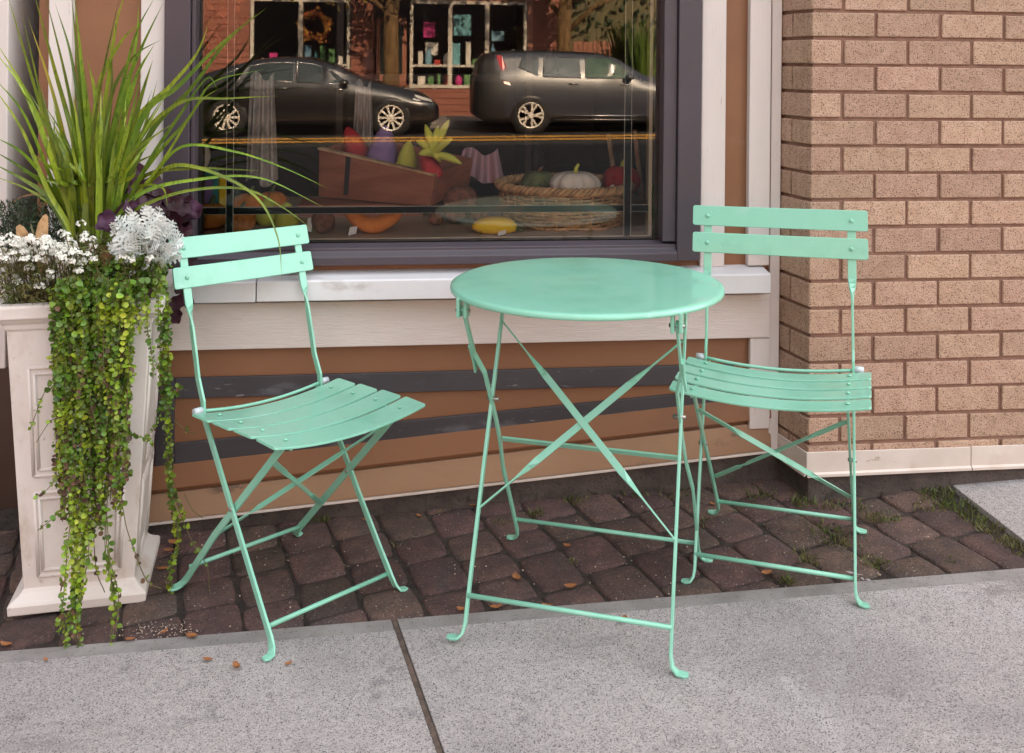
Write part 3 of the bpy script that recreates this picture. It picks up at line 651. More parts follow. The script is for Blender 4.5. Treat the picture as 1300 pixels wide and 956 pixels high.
blades = [
 [(88, 285), (70, 190), (45, 112), (8, -12)], [(92, 280), (76, 225), (54, 130), (26, 9)], [(96, 280), (92, 225), (68, 120), (36, 24)], [(100, 280), (96, 190), (70, 90), (42, -14)],
 [(104, 280), (108, 225), (84, 100), (56, -12)], [(108, 285), (108, 210), (92, 80), (70, 4)], [(112, 285), (108, 175), (98, 70), (90, -14)], [(114, 285), (114, 200), (104, 90), (94, -10)], [(116, 285), (118, 200), (106, 100), (99, 32)],
 [(126, 285), (126, 200), (121, 120), (111, 76)], [(130, 285), (134, 190), (142, 110), (139, 38)], [(118, 285), (116, 205), (128, 110), (152, -6)], [(122, 285), (118, 220), (126, 112), (152, 56), (178, 28)],
 [(126, 285), (136, 200), (158, 100), (174, 40), (198, -6)], [(132, 285), (140, 190), (160, 110), (180, 60), (207, 4)], [(128, 285), (132, 200), (142, 120), (170, 72), (205, 50)], [(134, 285), (150, 180), (172, 100), (196, 56)], [(138, 285), (160, 190), (180, 120), (194, 76)],
 [(134, 285), (170, 160), (218, 108), (250, 68), (266, 27)], [(136, 285), (180, 152), (226, 110), (276, 60), (326, 18)], [(138, 285), (190, 170), (240, 115), (290, 50), (338, 10)], [(140, 285), (176, 180), (230, 130), (290, 125), (353, 122)],
 [(138, 285), (196, 200), (240, 150), (270, 105), (335, 88)], [(142, 285), (200, 215), (250, 135), (278, 112)], [(140, 285), (190, 230), (232, 186), (300, 193), (360, 213), (416, 239)], [(142, 288), (180, 245), (250, 228), (330, 226), (411, 263)], [(142, 290), (180, 262), (240, 242), (310, 240), (360, 264), (401, 295)],
 [(140, 290), (168, 255), (215, 212), (270, 219), (325, 250), (352, 300), (358, 355)], [(140, 288), (180, 226), (240, 214), (290, 215), (336, 217)], [(138, 290), (172, 240), (205, 238), (213, 262)],
 [(92, 285), (70, 215), (40, 130), (-8, 48)], [(90, 285), (60, 190), (28, 112), (-10, 62)], [(90, 288), (64, 225), (30, 145), (-10, 96)], [(88, 290), (60, 240), (28, 165), (-10, 108)], [(86, 292), (64, 240), (30, 196), (-10, 172)], [(88, 292), (60, 240), (30, 215), (-10, 190)], [(86, 292), (60, 250), (30, 228), (-12, 206)], [(86, 294), (66, 262), (34, 240), (-12, 222)],
 [(96, 290), (84, 250), (86, 216), (92, 212)], [(90, 292), (60, 252), (28, 250), (-8, 275)], [(150, 285), (190, 205), (226, 150), (262, 100), (276, 112)], [(120, 285), (122, 210), (134, 130), (148, 30), (161, -12)], [(130, 285), (150, 180), (172, 60), (176, 5)]]
q = MB(); qy = MB(); qb_ = MB(); qd = MB()
sp = thing('spike_plant', 'spiky plant with long arching green blades rising from the white planter', 'plant', SPC)
YEL = (2,); BRN = (39,)
for bi, b in enumerate(blades):
    right = b[-1][0] > 210; left = b[-1][0] < 5
    yb_ = 2.47 + rnd.uniform(-.05, .05); yt_ = (2.34 + rnd.uniform(-.06, .06)) if right else (2.44 + rnd.uniform(-.2, .12))
    if bi == 27: yt_ = 2.22
    P = []
    for i, (u, v) in enumerate(b):
        t = i / (len(b) - 1); P.append(at(u, v, lerp(yb_, yt_, t ** 1.3)))
    P = [P[0] + Vector((0, 0, -.05))] + P
    W = rnd.uniform(.0115, .0175) * (.72 if right and bi > 21 else 1) * (1.15 if 6 <= bi <= 17 else 1)
    add_blade(qy if bi in YEL else (qb_ if bi in BRN else q), P, W if bi not in BRN else .007)
for i in range(80):                                   # inner upright blades, shorter, filling the heart of the clump
    a = rnd.uniform(-1, 1); u0 = 118 + a * 28; t_ = rnd.uniform(90, 235); 
    P = [at(u0, 300, 2.47), at(u0 + a * 8, 240, 2.47 + rnd.uniform(-.05, .05)), at(u0 + a * rnd.uniform(20, 50), (240 + t_) / 2, 2.46 + rnd.uniform(-.08, .08)), at(u0 + a * rnd.uniform(35, 90), t_, 2.45 + rnd.uniform(-.14, .1))]
    add_blade(q, P, rnd.uniform(.010, .016))
q.build('blades', blade, sp, world=True); qy.build('yellowing_blades', bladey, sp, world=True); qb_.build('dry_blade', bladeb, sp, world=True)

def rand_unit():
    while True:
        v = Vector((rnd.uniform(-1, 1), rnd.uniform(-1, 1), rnd.uniform(-1, 1)))
        if .05 < v.length < 1: return v.normalized()
def disc(mb, c, n, r, k=6, cup=.25, sx=1.0):
    n = n.normalized(); a = n.orthogonal().normalized(); a = (Matrix.Rotation(rnd.uniform(0, 6.28), 3, n) @ a); b = n.cross(a)
    vs = [c - n * r * cup * .5] + [c + (a * cos(2 * pi * i / k) + b * sin(2 * pi * i / k) * sx) * r * ((1.18 if i == 0 else .93) * rnd.uniform(.9, 1.08)) + n * r * cup * (rnd.uniform(.1, .5) + .9 * abs(sin(2 * pi * i / k)) ** 2) for i in range(k)]
    mb.add(vs, [(0, 1 + i, 1 + (i + 1) % k) for i in range(k)], True)
def lance(mb, c, d, w, l, n=None):
    d = d.normalized(); s = d.cross(n if n else rand_unit()); s = s.normalized() if s.length > 1e-4 else d.orthogonal()
    up_ = s.cross(d); mb.add([c, c + d * l * .45 + s * w + up_ * w * .4, c + d * l, c + d * l * .45 - s * w + up_ * w * .4], [(0, 1, 2, 3)], True)

# creeping vines over the front and right side
vine = thing('trailing_vine', 'bright green round-leaved creeper hanging over the front of the white planter', 'plant', (PC.x + .08, 2.28, .6))
ql = MB(); qs = MB(); qdr = MB(); qyo = MB()
def strand(px, Y0, Y1, dens=.0095, size=(.0038, .0088), wither=0.0, bare=0.0, young=False):
    P = [at(u, v, lerp(Y0, Y1, i / (len(px) - 1))) for i, (u, v) in enumerate(px)]
    P = [p + Vector((rnd.uniform(-.004, .004), rnd.uniform(-.008, .004), 0)) for p in P]
    c = cr(P, 10); qs.tube(c, .0011, 4, False)
    acc = 0; tot = sum((c[i + 1] - c[i]).length for i in range(len(c) - 1)); run = 0
    for i in range(len(c) - 1):
        d = c[i + 1] - c[i]; L_ = d.length; acc += L_; run += L_
        while acc > dens:
            acc -= dens; p = c[i + 1] - d * (acc / max(L_, 1e-6)); fr = run / tot
            if rnd.random() < bare: continue
            s0 = rand_unit(); s0 = (s0 - d.normalized() * s0.dot(d.normalized())).normalized()
            for sg in (-1, 1):
                r = rnd.uniform(*size) * (1 - .25 * fr)
                nrm = (Vector((0, -.8, .7)) + rand_unit() * .9)
                dst = qdr if rnd.random() < wither * max(0, fr - .45) * 2 else (qyo if young else ql)
                disc(dst, p + s0 * sg * r * .9 + rand_unit() * .002, nrm, r, 7)
# main curtain
for i in range(96):
    u0 = rnd.uniform(66, 166); edge_ = abs(u0 - 116) / 50
    core = rnd.random()
    v1 = lerp(600, 690, rnd.random()) - 130 * edge_ ** 2 * rnd.random() - (140 if core < .35 else 0)
    um = 116 + (u0 - 116) * rnd.uniform(.8, 1.05); ue = 117 + (um - 116) * rnd.uniform(.7, 1.1) + rnd.uniform(-10, 10)
    Yr = rnd.uniform(2.205, 2.275)
    strand([(u0 + rnd.uniform(-14, 14), rnd.uniform(348, 372)), (u0, 395), (um, lerp(395, v1, .5)), (ue, v1)], Yr + .03 - .012 * (i % 8 == 0), Yr + .02 - .012 * (i % 8 == 0), wither=.32, young=(i % 8 == 0), dens=.0095 if i % 8 else .0125)
for i in range(16):                                   # drapes near the rim between the flowers
    u0 = rnd.uniform(96, 205); strand([(u0 + rnd.uniform(-20, 10), 352), (u0, 366), (u0 + rnd.uniform(-4, 10), rnd.uniform(385, 425))], 2.32, 2.26)
for px in ([(92, 640), (96, 700), (92, 760), (84, 800), (86, 836)], [(104, 620), (100, 700), (100, 760), (92, 812)], [(110, 640), (112, 700), (104, 745), (98, 792)], [(96, 600), (90, 690), (84, 760), (76, 805)], [(100, 630), (94, 720), (90, 780), (82, 830)], [(108, 650), (104, 720), (96, 790), (100, 822)]): strand(px, 2.255, 2.172, wither=.1, size=(.0045, .009))
for px in ([(132, 640), (136, 700), (146, 765), (144, 790), (136, 832)], [(140, 620), (138, 690), (148, 755), (150, 800)], [(136, 650), (142, 720), (148, 780), (138, 826)]): strand(px, 2.255, 2.172, dens=.014, wither=.2, bare=.3)
for px in ([(150, 600), (160, 660), (172, 700), (186, 735), (206, 746)], [(120, 640), (122, 720), (134, 752)]): strand(px, 2.255, 2.27, dens=.018, wither=.8, bare=.5)
for px in ([(76, 530), (62, 535), (46, 562)], [(78, 600), (60, 620), (44, 632)], [(84, 640), (66, 658), (48, 672)], [(72, 480), (54, 500), (40, 545)]): strand(px, 2.25, 2.235, dens=.013, wither=.3, bare=.15)
for px in ([(150, 540), (168, 552), (186, 556), (194, 562)], [(150, 470), (162, 474), (172, 476)], [(160, 405), (174, 407), (186, 405)]): strand(px, 2.25, 2.235)
for px in ([(196, 352), (206, 380), (210, 430), (208, 480), (214, 540), (217, 600), (222, 660)], [(200, 350), (213, 382), (214, 440), (212, 500), (218, 560), (220, 620), (236, 655)], [(188, 352), (204, 372), (205, 440), (204, 520), (194, 548)], [(205, 360), (216, 400), (210, 450), (217, 500), (228, 488)]): strand(px, 2.38, 2.40, wither=.25)
for px in ([(222, 640), (226, 680), (224, 700), (218, 720), (210, 770)], [(214, 600), (222, 660), (226, 690), (214, 735), (226, 776)]): strand(px, 2.40, 2.36, dens=.014, wither=.45, bare=.1)
for px in ([(176, 352), (186, 378), (188, 420), (194, 460), (196, 480)], [(180, 352), (184, 390), (186, 400)]): strand(px, 2.27, 2.25)
for px in ([(222, 535), (236, 546), (248, 550)], [(232, 626), (246, 646), (258, 656)], [(225, 640), (245, 690), (262, 720), (268, 760)]): strand(px, 2.38, 2.36, dens=.02, bare=.6, wither=.4)
for i in range(120):                                  # sprigs on top, between the flowers
    u0 = rnd.uniform(92, 214); v0 = rnd.uniform(336, 378); strand([(u0, v0), (u0 + rnd.uniform(-8, 8), v0 - rnd.uniform(4, 14)), (u0 + rnd.uniform(-12, 14), v0 + rnd.uniform(-12, 6))], rnd.uniform(2.27, 2.42), rnd.uniform(2.27, 2.38))
ql.build('leaves', jenny, vine, world=True); qyo.build('young_leaves', jennyy, vine, world=True); qs.build('stems', stemM, vine, world=True); qdr.build('withered_leaves', jennyd, vine, world=True)

# white alyssum
al = thing('alyssum', 'mound of tiny white flowers at the front left of the planter', 'flowers', (PC.x - .1, 2.34, .63))
qf = MB(); qg = MB(); qst = MB()
clus = [(3, 318), (10, 308), (16, 322), (22, 303), (30, 312), (38, 304), (46, 309), (52, 320), (60, 312), (66, 322), (72, 318), (78, 296), (84, 301), (86, 312), (94, 312), (108, 299), (103, 285), (98, 330), (104, 335), (115, 322), (120, 330), (118, 338), (112, 350), (97, 363), (100, 345), (66, 352), (64, 346), (38, 341), (30, 330), (20, 352), (22, 360), (3, 344), (4, 352), (50, 365), (80, 328), (88, 335), (74, 333), (47, 330), (12, 333), (58, 332), (156, 327), (166, 331), (192, 330), (92, 322), (56, 303), (35, 322), (-3, 330)]
clus += [(rnd.uniform(-10, 120), rnd.uniform(300, 335)) for _ in range(52)]
for u, v in clus:
    Yc = rnd.uniform(2.24, 2.36) if u < 130 else 2.27; c = at(u, v, Yc)
    qst.tube([Vector((c.x * .8 + (PC.x - .08) * .2, 2.38, .61)), c + Vector((0, .02, -.03)), c], .0009, 4, False)
    R_ = rnd.uniform(.009, .0145)
    for k in range(rnd.randint(18, 30)):
        d = rand_unit(); d.z = abs(d.z); d.y -= .5; d.normalize(); p = c + d * R_ * rnd.uniform(.5, 1)
        a = d.orthogonal().normalized(); a = Matrix.Rotation(rnd.uniform(0, 3), 3, d) @ a; b = d.cross(a); r = rnd.uniform(.0024, .0034)
        for e in (a, b, -a, -b):
            s_ = d.cross(e); qf.add([p, p + e * r * .7 + s_ * r * .5 + d * .0004, p + e * r * 1.1 + d * .0008, p + e * r * .7 - s_ * r * .5 + d * .0004], [(0, 1, 2, 3)])
for i in range(2600):
    u = rnd.uniform(-12, 128); v = 322 + (rnd.random() ** .8) * 66; 
    if u > 70 and v > 365 and rnd.random() < .5: continue
    c = at(u, v, rnd.uniform(2.26, 2.42)); lance(qg, c, Vector((rnd.uniform(-.8, .8), rnd.uniform(-1, .3), rnd.uniform(-.1, 1.1))), rnd.uniform(.0012, .0022), rnd.uniform(.010, .022))
for i in range(900):
    c = at(rnd.uniform(85, 190), rnd.uniform(300, 360), rnd.uniform(2.3, 2.5)); lance(qg, c, Vector((rnd.uniform(-.8, .8), rnd.uniform(-1, .3), rnd.uniform(-.1, 1.1))), rnd.uniform(.0014, .0026), rnd.uniform(.012, .026))
for i in range(260):
    u = rnd.uniform(150, 205); v = rnd.uniform(325, 362); lance(qg, at(u, v, rnd.uniform(2.27, 2.36)), Vector((rnd.uniform(-.8, .8), rnd.uniform(-1, .3), rnd.uniform(-.1, 1))), .0016, .016)
qf.build('flowers', alywhite, al, world=True); qg.build('leaves', alygreen, al, world=True); qst.build('stems', stemM, al, world=True)

# silver dusty miller
dm = thing('dusty_miller', 'silvery white lobed foliage at the right corner of the planter', 'plant', (PC.x + .11, 2.36, .62))
qf = MB()
for i in range(84):
    a_, r_ = rnd.uniform(0, 6.28), sqrt(rnd.random())
    u, v = 186 + cos(a_) * r_ * 50, 305 + sin(a_) * r_ * 46
    tip = at(u, v, 2.235 + .06 * r_ ** 2 + rnd.uniform(0, .05)); base = at(188 + (u - 188) * .2, 334 + (v - 334) * .15, 2.37)
    d = (tip - base); L_ = rnd.uniform(.04, .062); d = (d.normalized() + rand_unit() * .3).normalized(); b0 = tip - d * L_
    nrm = (Vector((0, -1, .4)) + rand_unit() * .45); s = d.cross(nrm).normalized(); nn = s.cross(d).normalized()
    qf.add([b0 - s * .0012, b0 + s * .0012, tip + s * .0022, tip + d * .005, tip - s * .0022], [(0, 1, 2, 3, 4)], True)
    K = 4
    for k in range(1, K + 1):
        t = k / (K + .6); w = .017 * sin(pi * (.25 + .7 * t)) ** .8 * (L_ / .05)
        for sg in (-1, 1):
            p = b0 + d * L_ * t; e = (s * sg + d * .75 + nn * .15).normalized(); x_ = e.cross(nn)
            q0 = p + e * w
            qf.add([p - x_ * .0022, p + x_ * .0022, p + e * w * .55 + x_ * .0030, q0 + x_ * .0026 + e * .003, q0 + e * .0015, q0 - x_ * .0030 + e * .001, p + e * w * .55 - x_ * .0030], [(0, 1, 2, 3, 4, 5, 6)], True)
qf.build('leaves', silver, dm, world=True)

# plum coloured foliage with purple trumpet flowers
pf = thing('plum_foliage', 'dark plum leaves and purple trumpet flowers behind the silver plant', 'plant', (PC.x + .12, 2.5, .62))
qf = MB()
def wavy(mb, c, n, r, k=14, cup=.5):
    n = n.normalized(); a = n.orthogonal().normalized(); b = n.cross(a); ph = rnd.uniform(0, 6); vs = [c]
    for rr, cu in ((.5, .1), (1, 1)):
        for i in range(k):
            w = 2 * pi * i / k; vs.append(c + (a * cos(w) + b * sin(w)) * r * rr * (1 + .12 * sin(5 * w + ph)) + n * r * cup * cu * (.25 + .35 * sin(3 * w + ph)))
    mb.add(vs, [(0, 1 + i, 1 + (i + 1) % k) for i in range(k)] + [(1 + i, 1 + k + i, 1 + k + (i + 1) % k, 1 + (i + 1) % k) for i in range(k)], True)
for u, v, Y, r in ((172, 232, 2.5, .022), (160, 252, 2.5, .026), (152, 240, 2.52, .02), (178, 248, 2.48, .024), (196, 236, 2.48, .026), (206, 252, 2.50, .03), (222, 262, 2.52, .03), (238, 272, 2.53, .028), (216, 280, 2.5, .028), (233, 290, 2.53, .024), (246, 266, 2.54, .022), (188, 262, 2.46, .03), (150, 268, 2.44, .024), (166, 280, 2.44, .025), (226, 318, 2.54, .022), (242, 332, 2.56, .02), (236, 345, 2.55, .022), (225, 385, 2.55, .022), (239, 381, 2.56, .02), (224, 402, 2.55, .019), (232, 364, 2.55, .022), (247, 314, 2.56, .02), (176, 215, 2.52, .016), (133, 250, 2.5, .016)):
    wavy(qf, at(u, v, Y), Vector((rnd.uniform(-.6, .6), -1, rnd.uniform(-.3, .8))), r)
for i in range(60):
    u, v = rnd.uniform(150, 240), rnd.uniform(240, 300); wavy(qf, at(u, v, rnd.uniform(2.46, 2.54)), Vector((rnd.uniform(-1, 1), -1, rnd.uniform(-.5, .8))), rnd.uniform(.01, .02), 10)
qf.build('leaves', purple, pf, world=True)
q = MB(); q.tube([at(150, 300, 2.46), at(228, 330, 2.54), at(236, 352, 2.55), at(226, 405, 2.55)], .0014, 5); q.tube([at(165, 290, 2.46), at(200, 265, 2.46), at(240, 270, 2.43)], .0016, 5); q.tube([at(160, 300, 2.48), at(166, 250, 2.5), at(174, 216, 2.52)], .0016, 5); q.build('stems', purple, pf, world=True)
for u, v, Y, r in ((136, 281, 2.36, .025), (246, 266, 2.50, .022), (168, 262, 2.42, .02)):
    q = MB(); c = at(u, v, Y); wavy(q, c, Vector((rnd.uniform(-.3, .3), -1, .25)), r, 36, .7); wavy(q, c + Vector((0, -.004, 0)), Vector((rnd.uniform(-.3, .3), -1, .3)), r * .7, 30, .8); q.tube([c, c + Vector((0, .03, -.01))], [.006, .002], 8); q.build('trumpet_flower', petalp, pf, world=True)
# dark feathery greens behind the alyssum
dg = thing('dark_feathery_plant', 'low dark green needle-leaved plant behind the white flowers', 'plant', (PC.x - .1, 2.53, .62))
qf = MB()
for i in range(3200):
    u, v = rnd.uniform(-14, 108), 250 + rnd.random() ** .7 * 70
    if v < 250 + abs(u - 55) * .12 + rnd.uniform(0, 8): continue
    lance(qf, at(u, v, rnd.uniform(2.44, 2.60)), Vector((rnd.uniform(-.7, .7), rnd.uniform(-.8, .3), rnd.uniform(.0, 1.2))), rnd.uniform(.001, .002), rnd.uniform(.012, .024))
qf.build('needles', darkgreen, dg, world=True)
# butterfly ornament
bt = thing('butterfly_ornament', 'brown butterfly-shaped ornament poking out of the white flowers', 'ornament', at(42, 300, 2.36))
for poly in ([(40, 302), (36, 296), (30, 288), (24, 285), (20, 288), (20, 297), (25, 304), (33, 308)], [(44, 304), (45, 296), (48, 284), (54, 274), (58, 272), (61, 276), (61, 292), (60, 304), (57, 312), (52, 310)]):
    q = MB(); q.prism([at(u, v, 2.36 + (.012 if poly[0][0] == 40 else 0) + (u - 42) * .0006) for u, v in poly][::-1], Vector((0, .003, 0))); q.build('wing', wing, bt, .001, world=True)
q = MB(); q.tube([at(42, 312, 2.36), at(42, 296, 2.355), at(39, 284, 2.355)], [.003, .003, .001], 6); q.build('ornament_body', stemM, bt, world=True)

# ---------------------------------------------------------------- small stuff on the ground
qf = MB()
def tuft(u, v, n, r, h):
    p = atG(u, v)
    for k in range(n):
        a, d = rnd.uniform(0, 6.28), r * sqrt(rnd.random()); c = Vector((p.x + cos(a) * d * 1.3, p.y + sin(a) * d, gz(p.x) - .012))
        lance(qf, c, Vector((rnd.uniform(-.8, .8), rnd.uniform(-.8, .8), rnd.uniform(.4, 1.2))), rnd.uniform(.0009, .002), rnd.uniform(.4, 1) * h)
for u, v, n, r, h in ((1190, 622, 150, .05, .04), (1215, 640, 110, .04, .035), (1180, 640, 80, .04, .03), (1235, 655, 80, .03, .03), (1258, 668, 90, .03, .025), (1280, 685, 90, .03, .025), (1298, 695, 60, .03, .025), (1060, 676, 170, .05, .018), (1080, 684, 130, .05, .018), (1045, 668, 90, .04, .018), (1030, 655, 60, .04, .018), (1112, 711, 110, .03, .018), (1100, 705, 60, .03, .018), (1030, 708, 90, .025, .02), (1020, 700, 60, .03, .018), (1000, 735, 60, .012, .03), (1120, 655, 110, .035, .03), (1050, 640, 60, .03, .03), (1020, 638, 60, .03, .04), (965, 625, 60, .04, .03), (850, 620, 90, .06, .03), (810, 622, 60, .04, .03), (730, 632, 70, .03, .03), (680, 650, 50, .02, .03), (900, 660, 40, .03, .015), (730, 618, 40, .02, .03), (560, 640, 40, .03, .02), (500, 690, 25, .02, .015), (410, 655, 60, .03, .03), (350, 650, 50, .04, .03), (290, 660, 60, .04, .03), (720, 710, 40, .02, .014), (640, 660, 40, .02, .02), (1215, 708, 60, .025, .02), (1145, 720, 25, .02, .015), (870, 748, 30, .02, .012), (960, 640, 50, .05, .02), (1085, 640, 50, .03, .03)): tuft(u, v, n, r, h)
gs = qf.build('joint_grass', grassM); tag(gs, 'sparse green and straw coloured grass growing in the paver joints', 'grass', kind='stuff')
# crumbs, seeds and grit scattered over the pavers
qf = MB()
for i in range(620):
    if i < 160: u, v = rnd.gauss(205, 30), rnd.gauss(800, 8)
    else: u, v = rnd.uniform(190, 1200), rnd.uniform(630, 800)
    p = atG(u, v); 
    if p.y < edgeY(p.x) + .005 or p.x > 1.45 or p.y > 2.65: continue
    r = rnd.uniform(.0008, .0026); qf.ball(p + Vector((0, 0, -.002)), r, r * rnd.uniform(.6, 1.4), r * .6, 5, 3)
o = qf.build('grit', mk('pale_grit', (.34, .26, .2), .9, island=.6)); tag(o, 'pale crumbs and grit scattered over the dark pavers', 'grit', kind='stuff')
def fallen(u, v, sz, mat, label, off=.002, grp='fallen leaves on the ground'):
    p = atG(u, v, off + .002); q = MB(); a = rnd.uniform(0, 6.28); ax = Vector((cos(a), sin(a), 0)); sd = Vector((-sin(a), cos(a), 0)); vs = []
    N_ = 6; cv = rnd.uniform(.25, .7)
    for i in range(N_ + 1):
        t = i / N_; w = sz * rnd.uniform(.22, .30) * sin(pi * min(1, t * .96 + .04)) ** .8 + .0006; c = p + ax * sz * (t - .5) + Vector((0, 0, sz * .35 * cv * (2 * t - 1) ** 2))
        vs += [c - sd * w + Vector((0, 0, w * cv)), c, c + sd * w + Vector((0, 0, w * cv * .6))]
    q.add(vs, [(i * 3 + k, i * 3 + k + 1, i * 3 + k + 4, i * 3 + k + 3) for i in range(N_) for k in (0, 1)], True)
    solo(q, 'fallen_leaf', mat, label, 'leaf', p, grp)
for i, (u, v, s_) in enumerate(((602, 641, .03), (720, 693, .022), (724, 745, .03), (656, 735, .034), (585, 774, .022), (630, 772, .03), (695, 770, .026), (795, 608, .026), (838, 612, .034), (1119, 625, .022), (973, 728, .028), (207, 722, .03), (222, 690, .036), (215, 700, .03), (8, 820, .03), (532, 655, .02), (465, 660, .02), (905, 640, .02))):
    fallen(u, v, s_, dead, 'small curled orange-brown leaf lying on the dark pavers', -.004)
for u, v, s_ in ((264, 838, .022), (300, 846, .026), (243, 807, .028), (208, 803, .022), (792, 787, .026), (366, 843, .016), (165, 812, .02), (58, 838, .014)):
    fallen(u, v, s_, dead, 'small curled orange-brown leaf lying on the concrete sidewalk', .002)
p = atG(1092, 733); q = MB()
for i in range(9):
    c = p + Vector((rnd.uniform(-.02, .02), rnd.uniform(-.02, .02), .001)); u_ = rand_unit(); lance(q, c, Vector((u_.x, u_.y, .1 * u_.z)), .003, .014)
solo(q, 'litter_scrap', mk('grey_paper', (.35, .33, .32), .8), 'crumpled pale scrap of litter on the pavers by the right chair foot', 'litter', p)

# ---------------------------------------------------------------- WINDOW DISPLAY (rests on display board at z = PZ)
plushO = mk('orange_plush', (.78, .27, .05), .95, c2=(.65, .21, .035), vs=30, bump=.5, bs=250)
plushB = mk('brown_plush', (.30, .13, .075), .95, c2=(.12, .05, .03), vs=30, bump=.5, bs=250)
plushW = mk('cream_plush', (.88, .80, .68), .95, c2=(.82, .72, .58), vs=8, bump=.4, bs=250)
plushG = mk('olive_plush', (.18, .21, .09), .95, c2=(.07, .09, .035), vs=20, bump=.5, bs=250)
plushR = mk('red_plush', (.5, .04, .045), .95, bump=.5, bs=250)
plushY = mk('yellow_plush', (.88, .58, .03), .95, bump=.3, bs=250)
plushL = mk('lime_plush', (.62, .62, .10), .95, bump=.4, bs=250)
plushP = mk('violet_plush', (.27, .17, .36), .95, bump=.4, bs=250)
wick = mk('wicker', (.62, .38, .19), .7, c2=(.42, .24, .11), vs=40, island=.3)
wood = mk('red_brown_wood', (.38, .14, .08), .55, c2=(.28, .10, .055), vs=10, stretch=(.2, 1, 3), bump=.2, bs=30, bstretch=(.3, 2, 4))
woodl = mk('pale_wood_edge', (.72, .5, .29), .6, c2=(.4, .24, .12), vs=12)
linen = mk('grey_linen', (.62, .54, .48), .9, c2=(.34, .29, .26), vs=8, bump=.3, bs=200)
teal = mk('teal_paint', (.05, .26, .24), .5)
metal_dark = mk('dark_metal_strap', (.05, .05, .05), .5, metal=.5)
paper = mk('paper_tag', (.75, .72, .68), .7)
# wicker basket
bc = Vector((.50, 3.015, PZ)); BR_ = .2
bsk = thing('wicker_basket', 'shallow round wicker basket of plush pumpkins in the window display', 'basket', bc)
q = MB(); nst = 34
for row in range(11):
    z = .006 + row * .0095; rr = BR_ * (.93 + .06 * row / 10); pth = []
    for i in range(nst * 2 + 1):
        w = 2 * pi * i / (nst * 2); k_ = (1 if (i + (row % 2) * 2) % 4 < 2 else -1); r = rr + .004 * k_; pth.append((r * cos(w), r * sin(w), z + .002 * sin(w * 7 + row)))
    q.tube(pth, .0046, 6)
q.build('weave', wick, bsk)
q = MB()
for i in range(nst): w = 2 * pi * i / nst; q.tube([(BR_ * .93 * cos(w), BR_ * .93 * sin(w), 0), (BR_ * cos(w), BR_ * sin(w), .112)], .0036, 5)
q.build('stakes', wick, bsk)
q = MB()
for st in range(3):
    pth = []
    for i in range(241): w = 2 * pi * i / 240; a = w * 26 + st * 2.09; pth.append(((BR_ + .004 + .0085 * cos(a)) * cos(w), (BR_ + .004 + .0085 * cos(a)) * sin(w), .116 + .0085 * sin(a)))
    q.tube(pth, .0065, 6)
q.build('braided_rim', wick, bsk)
q = MB(); q.lathe([(.001, .004), (.18, .004), (.185, .08), (.001, .085)], 32); q.build('lining', plushB, bsk)
def pumpkin(u, v, Y, rx, rz, mat, label, stem=plushL, ribs=10, name='plush_pumpkin', sh=.03):
    c = at(u, v, Y); t = thing(name, label, 'plush toy', (c.x, c.y, c.z - rz))
    q = MB(); q.ball((0, 0, rz), rx, rx * .9, rz, 60, 16, ribs, .10); q.build('body', mat, t)
    q = MB(); q.tube([(0, 0, rz * 1.7), (.003, -.004, rz * 1.75 + sh * .6), (.010, -.006, rz * 1.75 + sh)], [.009, .006, .0045], 8); q.build('stem', stem, t)
    return t
pumpkin(730, 234, 2.95, .080, .044, plushW, 'cream white plush pumpkin lying on top of the wicker basket', plushL)
pumpkin(684, 233, 3.06, .058, .045, plushG, 'dark olive plush gourd at the left end of the basket', plushB, 8, 'plush_gourd', .02)
pumpkin(789, 229, 3.08, .062, .052, plushR, 'dark red plush pumpkin at the right of the basket', plushL, 8)
pumpkin(690, 250, 2.93, .036, .024, mk('coral_plush', (.42, .15, .08), .95), 'small coral plush ball between gourd and cream pumpkin', plushB, 6, 'plush_ball', .001)
pumpkin(775, 247, 2.92, .034, .022, plushW, 'small pale plush bulb at the right rim of the basket', plushW, 6, 'plush_bulb', .012)
# yellow squash lying on its side
def plush_roll(path, rad, mat, label, name, cat='plush toy', endmat=None, sq=1.0, tagm=None):
    c0 = Vector(path[len(path) // 2]); t = thing(name, label, cat, (c0.x, c0.y, PZ))
    q = MB(); p = cr([Vector(a) for a in path], 5); n = len(p); rr = []
    for i in range(n):
        s_ = i / (n - 1); rr.append(max(.003, rad * (sin(pi * (.04 + .92 * s_)) ** .55 if not callable(sq) else sq(s_))))
    q.tube(p, rr, 16); q.build('body', mat, t, world=True)
    if endmat: q = MB(); q.tube([p[-1], p[-1] + (p[-1] - p[-2]).normalized() * .022], [.007, .004], 8); q.build('stem', endmat, t, world=True)
    if tagm: q = MB(); a = Vector(tagm); q.add([a, a + Vector((.022, -.004, .006)), a + Vector((.026, .008, .026)), a + Vector((.004, .012, .022))], [(0, 1, 2, 3)]); q.build('paper_label', paper, t, world=True)
    return t
a, b = at(600, 298, 2.79), at(655, 298, 2.79)
plush_roll([(a.x, 2.80, PZ + .022), (a.x + .04, 2.795, PZ + .026), (b.x - .03, 2.79, PZ + .026), (b.x, 2.785, PZ + .018)], .026, plushY, 'yellow and green plush squash lying at the foot of the basket', 'plush_squash', endmat=plushG, tagm=(a.x + .07, 2.765, PZ + .001))
a, b = at(442, 288, 2.82), at(506, 288, 2.82)
plush_roll([(a.x - .006, 2.82, PZ + .072), (a.x + .022, 2.82, PZ + .044), ((a.x + b.x) / 2, 2.82, PZ + .025), (b.x - .022, 2.82, PZ + .044), (b.x + .006, 2.82, PZ + .066)], .024, plushO, 'orange crescent-shaped plush lying alone at the front of the display', 'plush_crescent', tagm=(a.x + .002, 2.785, PZ + .002))
